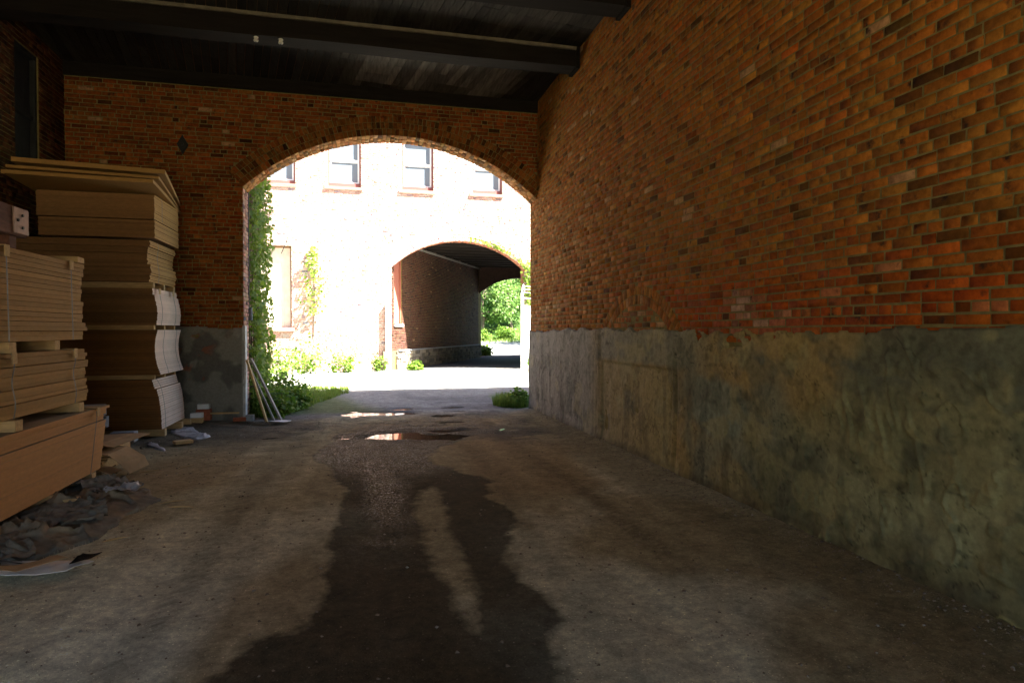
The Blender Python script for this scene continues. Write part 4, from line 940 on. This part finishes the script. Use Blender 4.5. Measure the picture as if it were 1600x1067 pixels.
# replace the left part by pieces so that the shutter opening is real
del mb.V[0:8]; mb.F = [tuple(i-8 for i in f) for f in mb.F[6:]]; mb.M = mb.M[6:]
mb.box(-20, SH[0], FY+.0035, YT, -.3, 6); mb.box(SH[1], fx0-.012, FY+.0035, YT, -.3, 6); mb.box(SH[0], SH[1], FY+.0035, YT, -.3, SH[2]); mb.box(SH[0], SH[1], FY+.0035, YT, SH[3], 6)
e_ = [-20] + [q for w in WIN for q in w] + [12]
mb.box(-20, 12, FY+.0035, YT, 6.0, WZ0); mb.box(-20, 12, FY+.0035, YT, WZ1, 13)
for i in range(0, len(e_), 2): mb.box(e_[i], e_[i+1], FY+.0035, YT, WZ0, WZ1)
mb.build('mortar', M['mortar_far'], fb)
MB().box(-20, fx0-.3, YT+.001, 44, -.3, 13).build('left_wing', M['mass'], fb)
MB().box(fx0-.3, 12, YT+.001, 35.0, 5.6, 13).build('upper_floor', M['mass'], fb)
for i, (a, b) in enumerate(WIN):
    wi = MB()   # deep frame
    yf = FY+.13
    for (p, q, r_, s_) in ((a, a+.06, WZ0, WZ1), (b-.06, b, WZ0, WZ1), (a+.06, b-.06, WZ0, WZ0+.16), (a+.06, b-.06, WZ1-.06, WZ1)): wi.box(p, q, yf-.02, yf+.09, r_, s_)
    w = wi.build('window', M['maroon'], fb)
    sa = MB(); zm = 7.93
    for (za, zb, yo) in ((WZ0+.16, zm, .035), (zm, WZ1-.06, .005)):
        sa.box(a+.06, a+.12, yf+yo, yf+yo+.035, za, zb); sa.box(b-.12, b-.06, yf+yo, yf+yo+.035, za, zb); sa.box(a+.12, b-.12, yf+yo, yf+yo+.035, za, za+.06); sa.box(a+.12, b-.12, yf+yo, yf+yo+.035, zb-.06, zb)
    sa.build('sash', M['sash'], w)
    gl = MB(); gl.box(a+.12, b-.12, yf+.05, yf+.056, WZ0+.22, zm-.06); gl.box(a+.12, b-.12, yf+.02, yf+.026, zm+.06, WZ1-.12); gl.build('pane', M['glass'], w)
    bl = MB(); bl.box(a+.12, b-.12, yf+.085, yf+.092, WZ0+.25, WZ1-.1); bl.build('blind', M['sash'], w)
    MB().box(a-.13, b+.05, FY-.05, FY+.14, WZ0-.12, WZ0-.002, bev=.01, j=.006).build('sill', M['sill'], w)
# shuttered opening
mb = MB()
for i in range(5): mb.box(SH[0]+.06+i*.216, SH[0]+.06+i*.216+.212, FY+.22, FY+.25, SH[2]+.02, SH[3]-.06)
s1 = mb.build('shutter', M['shutter_pale'], fb)
mb = MB(); mb.box(SH[0], SH[0]+.06, FY+.18, FY+.26, SH[2], SH[3]); mb.box(SH[1]-.06, SH[1], FY+.18, FY+.26, SH[2], SH[3]); mb.box(SH[0]+.06, SH[1]-.06, FY+.18, FY+.26, SH[3]-.06, SH[3]); mb.build('frame', M['brown_frame'], s1)
MB().box(SH[0]-.1, SH[1]+.1, FY-.09, FY+.08, SH[2]-.14, SH[2]-.002, bev=.01).build('sill', M['sill'], s1)
MB().tube([(-2.75, FY-.06, 4.35), (-2.5, FY-.09, 4.95)], .014, 5).build('tie_rod', M['black'], fb)
# arch ring of second archway + soffit
pts, b0, b1 = arch_pts(fcx, fcz, fR, fx0, fx1); V_ = []; F_ = []; C_ = []; off = 0
for ring in range(2):
    r0 = fR + ring*.115; n = int((b0-b1)*r0/.0735); da = (b0-b1)/n
    V, F, C = brick_mesh([(b1+da*i+.005/r0, b1+da*(i+1)-.005/r0, r0+.004, r0+.110) for i in range(n)], lambda u, v, d: (fcx+v*np.cos(u), FY-.004-d, fcz+v*np.sin(u)), brick_cols(n, PINK, .02, .05, .1), jit=.0006)
    V_.append(V); F_.append(F+off); C_.append(C); off += len(V)
V, F, C = soffit(fcx, fcz, fR, b0, b1, FY, YT, (.36, .14, .08)); V_.append(V); F_.append(F+off); C_.append(C)
npmesh('arch_ring', np.concatenate(V_), np.concatenate(F_), M['brick_far'], fb, col=np.concatenate(C_))
# passage behind: its left wall runs away to the right
PA = Vector((1.25, FY, 0)); PB = Vector((6.55, 35.3, 0)); pd = (PB-PA); PLn = pd.length; pd.normalize(); pn = Vector((pd.y, -pd.x, 0))
def pmap(u, v, d): return (PA.x+pd.x*u+pn.x*d, PA.y+pd.y*u+pn.y*d, v)
def ph(v): return [(.22, .98)] if 1.78 < v < 4.75 else []
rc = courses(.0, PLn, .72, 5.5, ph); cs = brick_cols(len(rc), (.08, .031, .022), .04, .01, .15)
uu = (rc[:, 0]+rc[:, 1])/2; cs *= (1-.8*ss(2., 6, uu)*fbm(uu, rc[:, 2], 3))[:, None]  # bricks darken with depth: the passage's fading light put into their colour
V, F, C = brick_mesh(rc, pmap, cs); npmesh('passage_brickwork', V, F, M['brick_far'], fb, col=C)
Mp = Matrix.Translation(PA) @ Matrix((pd, -pn, Vector((0, 0, 1)))).transposed().to_4x4()
mb = MB(); mb.box(0, .22, .009, .4, -.2, 5.6, M=Mp); mb.box(.98, PLn+.5, .009, .4, -.2, 5.6, M=Mp); mb.box(.22, .98, .009, .4, -.2, 1.78, M=Mp); mb.box(.22, .98, .009, .4, 4.75, 5.6, M=Mp); mb.build('passage_wall', M['mortar'], fb)
s2 = MB().box(.22, .98, .10, .13, 1.80, 4.75, M=Mp).build('passage_shutter', M['shutter_red'], fb)
MB().box(.16, 1.04, -.06, .10, 1.68, 1.778, M=Mp).build('sill', M['greyblock'], s2)
mb = MB(); mb.box(.22, .28, .04, .10, 1.80, 4.75, M=Mp); mb.box(.92, .98, .04, .10, 1.80, 4.75, M=Mp); mb.box(.28, .92, .04, .10, 4.69, 4.75, M=Mp); mb.build('frame', M['shutter_red'], s2)
# rubble plinth
V_ = []; F_ = []; cs = []; z = 0
mb = MB()
for row in range(5):
    u = -.1 + random.uniform(0, .1)
    while u < PLn:
        w = random.uniform(.16, .42); z0, z1 = row*.15-.03, row*.15+.115; dd = random.uniform(.07, .12)
        b0_ = len(mb.V); mb.box(max(u, .35), u+w-.02, -dd, .02, z0, z1, M=Mp, bev=.02, j=.008) if u+w > .45 else None
        k = random.uniform(.6, 1.25); t_ = random.choice([(.34, .30, .24), (.27, .24, .19), (.38, .33, .24), (.22, .2, .17)]); cs += [[t_[0]*k*(1-.7*min(1, u/6)), t_[1]*k*(1-.7*min(1, u/6)), t_[2]*k*(1-.7*min(1, u/6))]]*(len(mb.V)-b0_); u += w  # stones darken with depth too, shade put into their colour
npmesh('rubble_plinth', mb.V, mb.F, M['stone'], fb, col=np.array(cs))
MB().box(.5, PLn, -.05, .008, -.2, .71, M=Mp).build('plinth_mortar', M['mortar_far'], fb)
MB().box(.45, PLn, -.125, .02, .715, .765, M=Mp, j=.002).build('plinth_coping', M['stone'] if 0 else M['greyblock'], fb)
MB().box(.0, PLn+.3, -.07, .05, 4.93, 5.0, M=Mp).build('wall_plate', M['lumber_grey'], fb)
# right wall of passage, ceiling, joists, exit arch
MB().box(fx1+.0, 12, YT+.002, 25.9, -.3, 5.59).build('right_pier', M['mass'], fb)
rp = MB(); rp.prism([(11.9, 25.9), (12.4, 25.9), (15.5, 37), (12.6, 37)], lambda a, b: (a, b, -.3), lambda a, b: (a, b, 5.59)); rp.build('passage_right_wall', M['dark_brick'], fb)
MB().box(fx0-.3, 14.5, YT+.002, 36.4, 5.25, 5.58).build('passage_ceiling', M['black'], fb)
mb = MB()
for k in range(9): mb.box(fx0-.1, 13.5, 26.2+k*1.05, 26.42+k*1.05, 5.0, 5.248)
mb.build('joists', M['beam'], fb)
ecx, ecz, eR, ex0, ex1 = 9.05, .75, 3.75, 6.46, 11.64
mb = MB(); arch_slab(mb, 4.5, 14.5, 5.59, 35.4, 35.9, ecx, ecz, eR, ex0, ex1); mb.build('exit_arch', M['dark_brick'], fb)
# ivy on the facade
def wall_ivy(label, cx, z0, z1, w, n, wf, leaf=.10, th=.16):
    o = empty('ivy', (cx, FY, z0), label, 'ivy', 'ivy on the sunlit building'); v = z0+(z1-z0)*rng.random(n); t = (v-z0)/(z1-z0)
    u = cx + rng.normal(0, .35, n)*w*wf(t); d = .03+rng.random(n)*th
    leaves(np.stack([u, FY-d, v], -1), np.tile([.3, -1., .4], (n, 1)), leaf, 'leaf_ivy', 'leaves', o)
    MB().tube([(cx, FY-.02, max(z0-.8, .0)), (cx+.05, FY-.03, (z0+z1)/2), (cx-.02, FY-.02, z1)], [.02, .015, .006], 5).build('stem', M['bark'], o); return o
wall_ivy('isolated climbing ivy column halfway along the sunlit facade', -1.62, 2.1, 4.65, .42, 340, lambda t: .5+.9*np.sin(t*3.0+.2), .10, .30)
o = empty('ivy', (6, FY, 4.8), 'ivy fringe trailing along the right half of the second arch', 'ivy', 'ivy on the sunlit building')
n = 230; a = R(8)+R(62)*rng.random(n)**.8 + .25; rr_ = fR+.05+np.abs(rng.normal(0, .10, n)); leaves(np.stack([fcx+rr_*np.cos(a), FY-.03-rng.random(n)*.12, fcz+rr_*np.sin(a)-.02], -1), np.tile([.2, -1., .3], (n, 1)), .10, 'leaf_ivy', 'leaves', o)
MB().tube([(fcx+3.9*math.cos(q), FY-.02, fcz+3.9*math.sin(q)) for q in np.linspace(.35, 1.35, 9)], .012, 5).build('stem', M['bark'], o)
wall_ivy('dense ivy at the right springing of the second arch', 6.72, .2, 4.3, .45, 700, lambda t: .7+.3*t, .11, .18)
# sunlit weeds at the facade base
WB = [(-3.1, 24.2, 1.0, 1.35, 520, 'sunlit tall weeds below the pale shutter'), (-1.9, 24.0, .9, 1.5, 560, 'sunlit bush under the ivy column'), (-.6, 24.2, .6, .9, 380, 'small sunlit bush right of the ivy column bush'),
      (.75, 24.5, .28, .75, 200, 'narrow weed beside the left springing post of the second arch'), (-2.6, 21.0, .8, .6, 500, 'low sunlit weeds in the middle of the yard at left'), (2.15, 24.9, .38, .42, 420, 'small green weed at the stone plinth in the second archway'),
      (6.35, 23.0, .45, .6, 450, 'yellow green weeds at the foot of the gate')]
for (x, y, r_, h, n, lab) in WB: bush('weed_bush', lab, 'bush', (x, y, 0), r_, h, n, .11, stems=14, group='weeds in the sunlit yard')
gp = empty('guard_post', (1.02, 24.86, 0), 'weathered timber guard post standing left of the second archway', 'post')
MB().box(1.0, 1.10, 24.86, 24.98, 0, 2.55, bev=.01, j=.006).build('post', M['lumber_grey'], gp); MB().box(.92, 1.14, 24.82, 24.985, .35, .72, bev=.01).build('bottom_block', M['lumber'], gp)

# chain-link gate
ga = empty('chain_link_gate', (6.0, 23.3, 0), 'white galvanised chain-link gate standing open at the right of the yard', 'gate')
g0 = Vector((5.95, 23.2, 0)); gd = Vector((.62, .78, 0)).normalized(); 
def gp_(u, z): return g0+gd*u+Vector((0, 0, z))
MB().tube([gp_(0, 0), gp_(0, 2.95), gp_(0, 2.95)], .05, 8).build('gate_post', M['galv'], ga)
MB().tube([gp_(0, 2.9), gp_(.03, 3.12), gp_(.14, 3.25), gp_(.22, 3.18), gp_(.22, 3.0)], .022, 6).build('barb_arm', M['galv'], ga)
mb = MB()
for z in (.12, 1.4, 2.45, 2.75): mb.tube([gp_(.05, z), gp_(2.6, z)], .024, 6)
mb.tube([gp_(.12, .12), gp_(.12, 2.75)], .024, 6); mb.tube([gp_(2.6, .0), gp_(2.6, 2.9)], .03, 6); mb.tube([gp_(.12, 2.4), gp_(1.6, .15)], .02, 6); mb.build('gate_frame', M['galv'], ga)
mb = MB(); st = .075
for i in range(-34, 36):
    for sg in (1, -1):
        u0 = i*st; z0, z1 = .12, 2.45; pa, pb = (u0, z0), (u0+sg*(z1-z0), z1)
        # clip to 0.12..2.6
        def cl(p, q):
            (x0, y0), (x1, y1) = p, q; lo, hi = 0, 1
            for lim, s_ in ((.12, 1), (2.6, -1)):
                d0 = s_*(x0-lim); d1 = s_*(x1-lim)
                if d0 < 0 and d1 < 0: return None
                if d0 < 0: lo = max(lo, d0/(d0-d1))
                elif d1 < 0: hi = min(hi, d0/(d0-d1))
            if lo >= hi: return None
            return (x0+(x1-x0)*lo, y0+(y1-y0)*lo), (x0+(x1-x0)*hi, y0+(y1-y0)*hi)
        r_ = cl(pa, pb)
        if r_: mb.tube([gp_(r_[0][0], r_[0][1]), gp_(r_[1][0], r_[1][1])], .006, 3, caps=False)
mb.build('chain_link_mesh', M['galv'], ga, fix=False)
mb = MB()
for z in (2.95, 3.08, 3.2): mb.tube([gp_(.04, z), gp_(1.3, z+.03), gp_(2.6, z)], .008, 4)
mb.build('barbed_wire', M['galv'], ga)

# ------------------------------------------------------------ far bank with trees
def tree(x, y, h, cr, cz0, n, label, leaf=.24):
    z0 = float(gheight(np.array(x), np.array(y))); o = empty('deciduous_tree', (x, y, z0), label, 'tree', 'trees on the far bank'); mb = MB()
    lx = random.uniform(-.5, .5); top = Vector((x+lx, y, z0+h*.8)); base = Vector((x, y, z0-.2)); mid = Vector((x+lx*.2+random.uniform(-.2, .2), y, z0+h*.4))
    mb.tube([base, base.lerp(mid, .5)+Vector((.1, 0, 0)), mid, top], [.22, .17, .13, .04], 7); cl = []
    for i in range(15):
        a = random.uniform(0, 6.28); t = random.uniform(.22, .75); p = base.lerp(top, t); r_ = cr*random.uniform(.5, 1)*(1.15-abs(t-.5)); q = p+Vector((math.cos(a)*r_, math.sin(a)*r_, random.uniform(-.2, 1.3)))
        mb.tube([p, p.lerp(q, .5)+Vector((0, 0, .15)), q], [.07, .045, .015], 5); cl += [q, p.lerp(q, .65)]
    cl += [top]; mb.build('trunk', M['bark'], o); cl = np.array([tuple(c) for c in cl]); k = rng.integers(0, len(cl), n); sz = .38+.35*rng.random(len(cl))
    P = cl[k] + rng.normal(0, 1, (n, 3))*sz[k][:, None]*np.array([1, 1, .7]); P = P[P[:, 2] > z0+cz0]
    leaves(P, np.tile([.3, -.4, .8], (len(P), 1)), leaf, 'leaf_tree', 'crown', o, spread=.7)
tree(12.6, 66, 8.5, 3.2, 1.3, 5200, 'leafy tree on the bank seen through the far arch, left trunk')
tree(16.2, 68, 8.0, 3.0, 1.0, 5200, 'leafy tree on the bank seen through the far arch, right trunk')
tree(14.2, 78, 10, 4.0, .8, 5200, 'taller tree between and behind the two bank trees')
tree(19.5, 76, 10, 3.6, 1., 4000, 'tree at the right of the bank, half hidden by the gate')
tree(9.2, 77, 10, 3.6, 1., 4000, 'tree behind the left edge of the far arch')
tree(22, 90, 12, 4.5, 1., 4500, 'farthest tree at the right on the hill')
tree(16, 92, 12, 4.5, 1., 4500, 'farthest tree in the middle on the hill')
for (x, y, r_, h, lab) in ((11.2, 61, 1.4, 1.3, 'dark shrub on the bank below the left tree'), (14.3, 62, 1.5, 1.5, 'dark shrub on the bank between the trees'), (17.2, 63, 1.5, 1.4, 'dark shrub on the bank at right'), (7.9, 43.5, .5, .8, 'tall grass and weeds beside the lane at the far arch exit, left'), (7.15, 38.0, .6, .9, 'shaded grassy clump at the left foot of the far arch')):
    bush('bank_shrub', lab, 'shrub', (x, y, 0), r_, h, 900, .2, stems=14, group='shrubs beyond the far arch')
tree(16.8, 47, 8.5, 3.0, 1.5, 3000, 'roadside tree beyond the far arch, unseen, added to shade the road, nearer one')  # pair of unseen trees right of the gate, added to shade the road
tree(17.5, 55, 9, 3.2, 1.5, 3000, 'roadside tree beyond the far arch, unseen, added to shade the road, farther one')
n = 9000; x = rng.uniform(7, 26, n); y = rng.uniform(58, 82, n); o = blades('bank_grass', np.c_[x, y], .35, 'grass', w=.03); tag(o, kind='stuff')
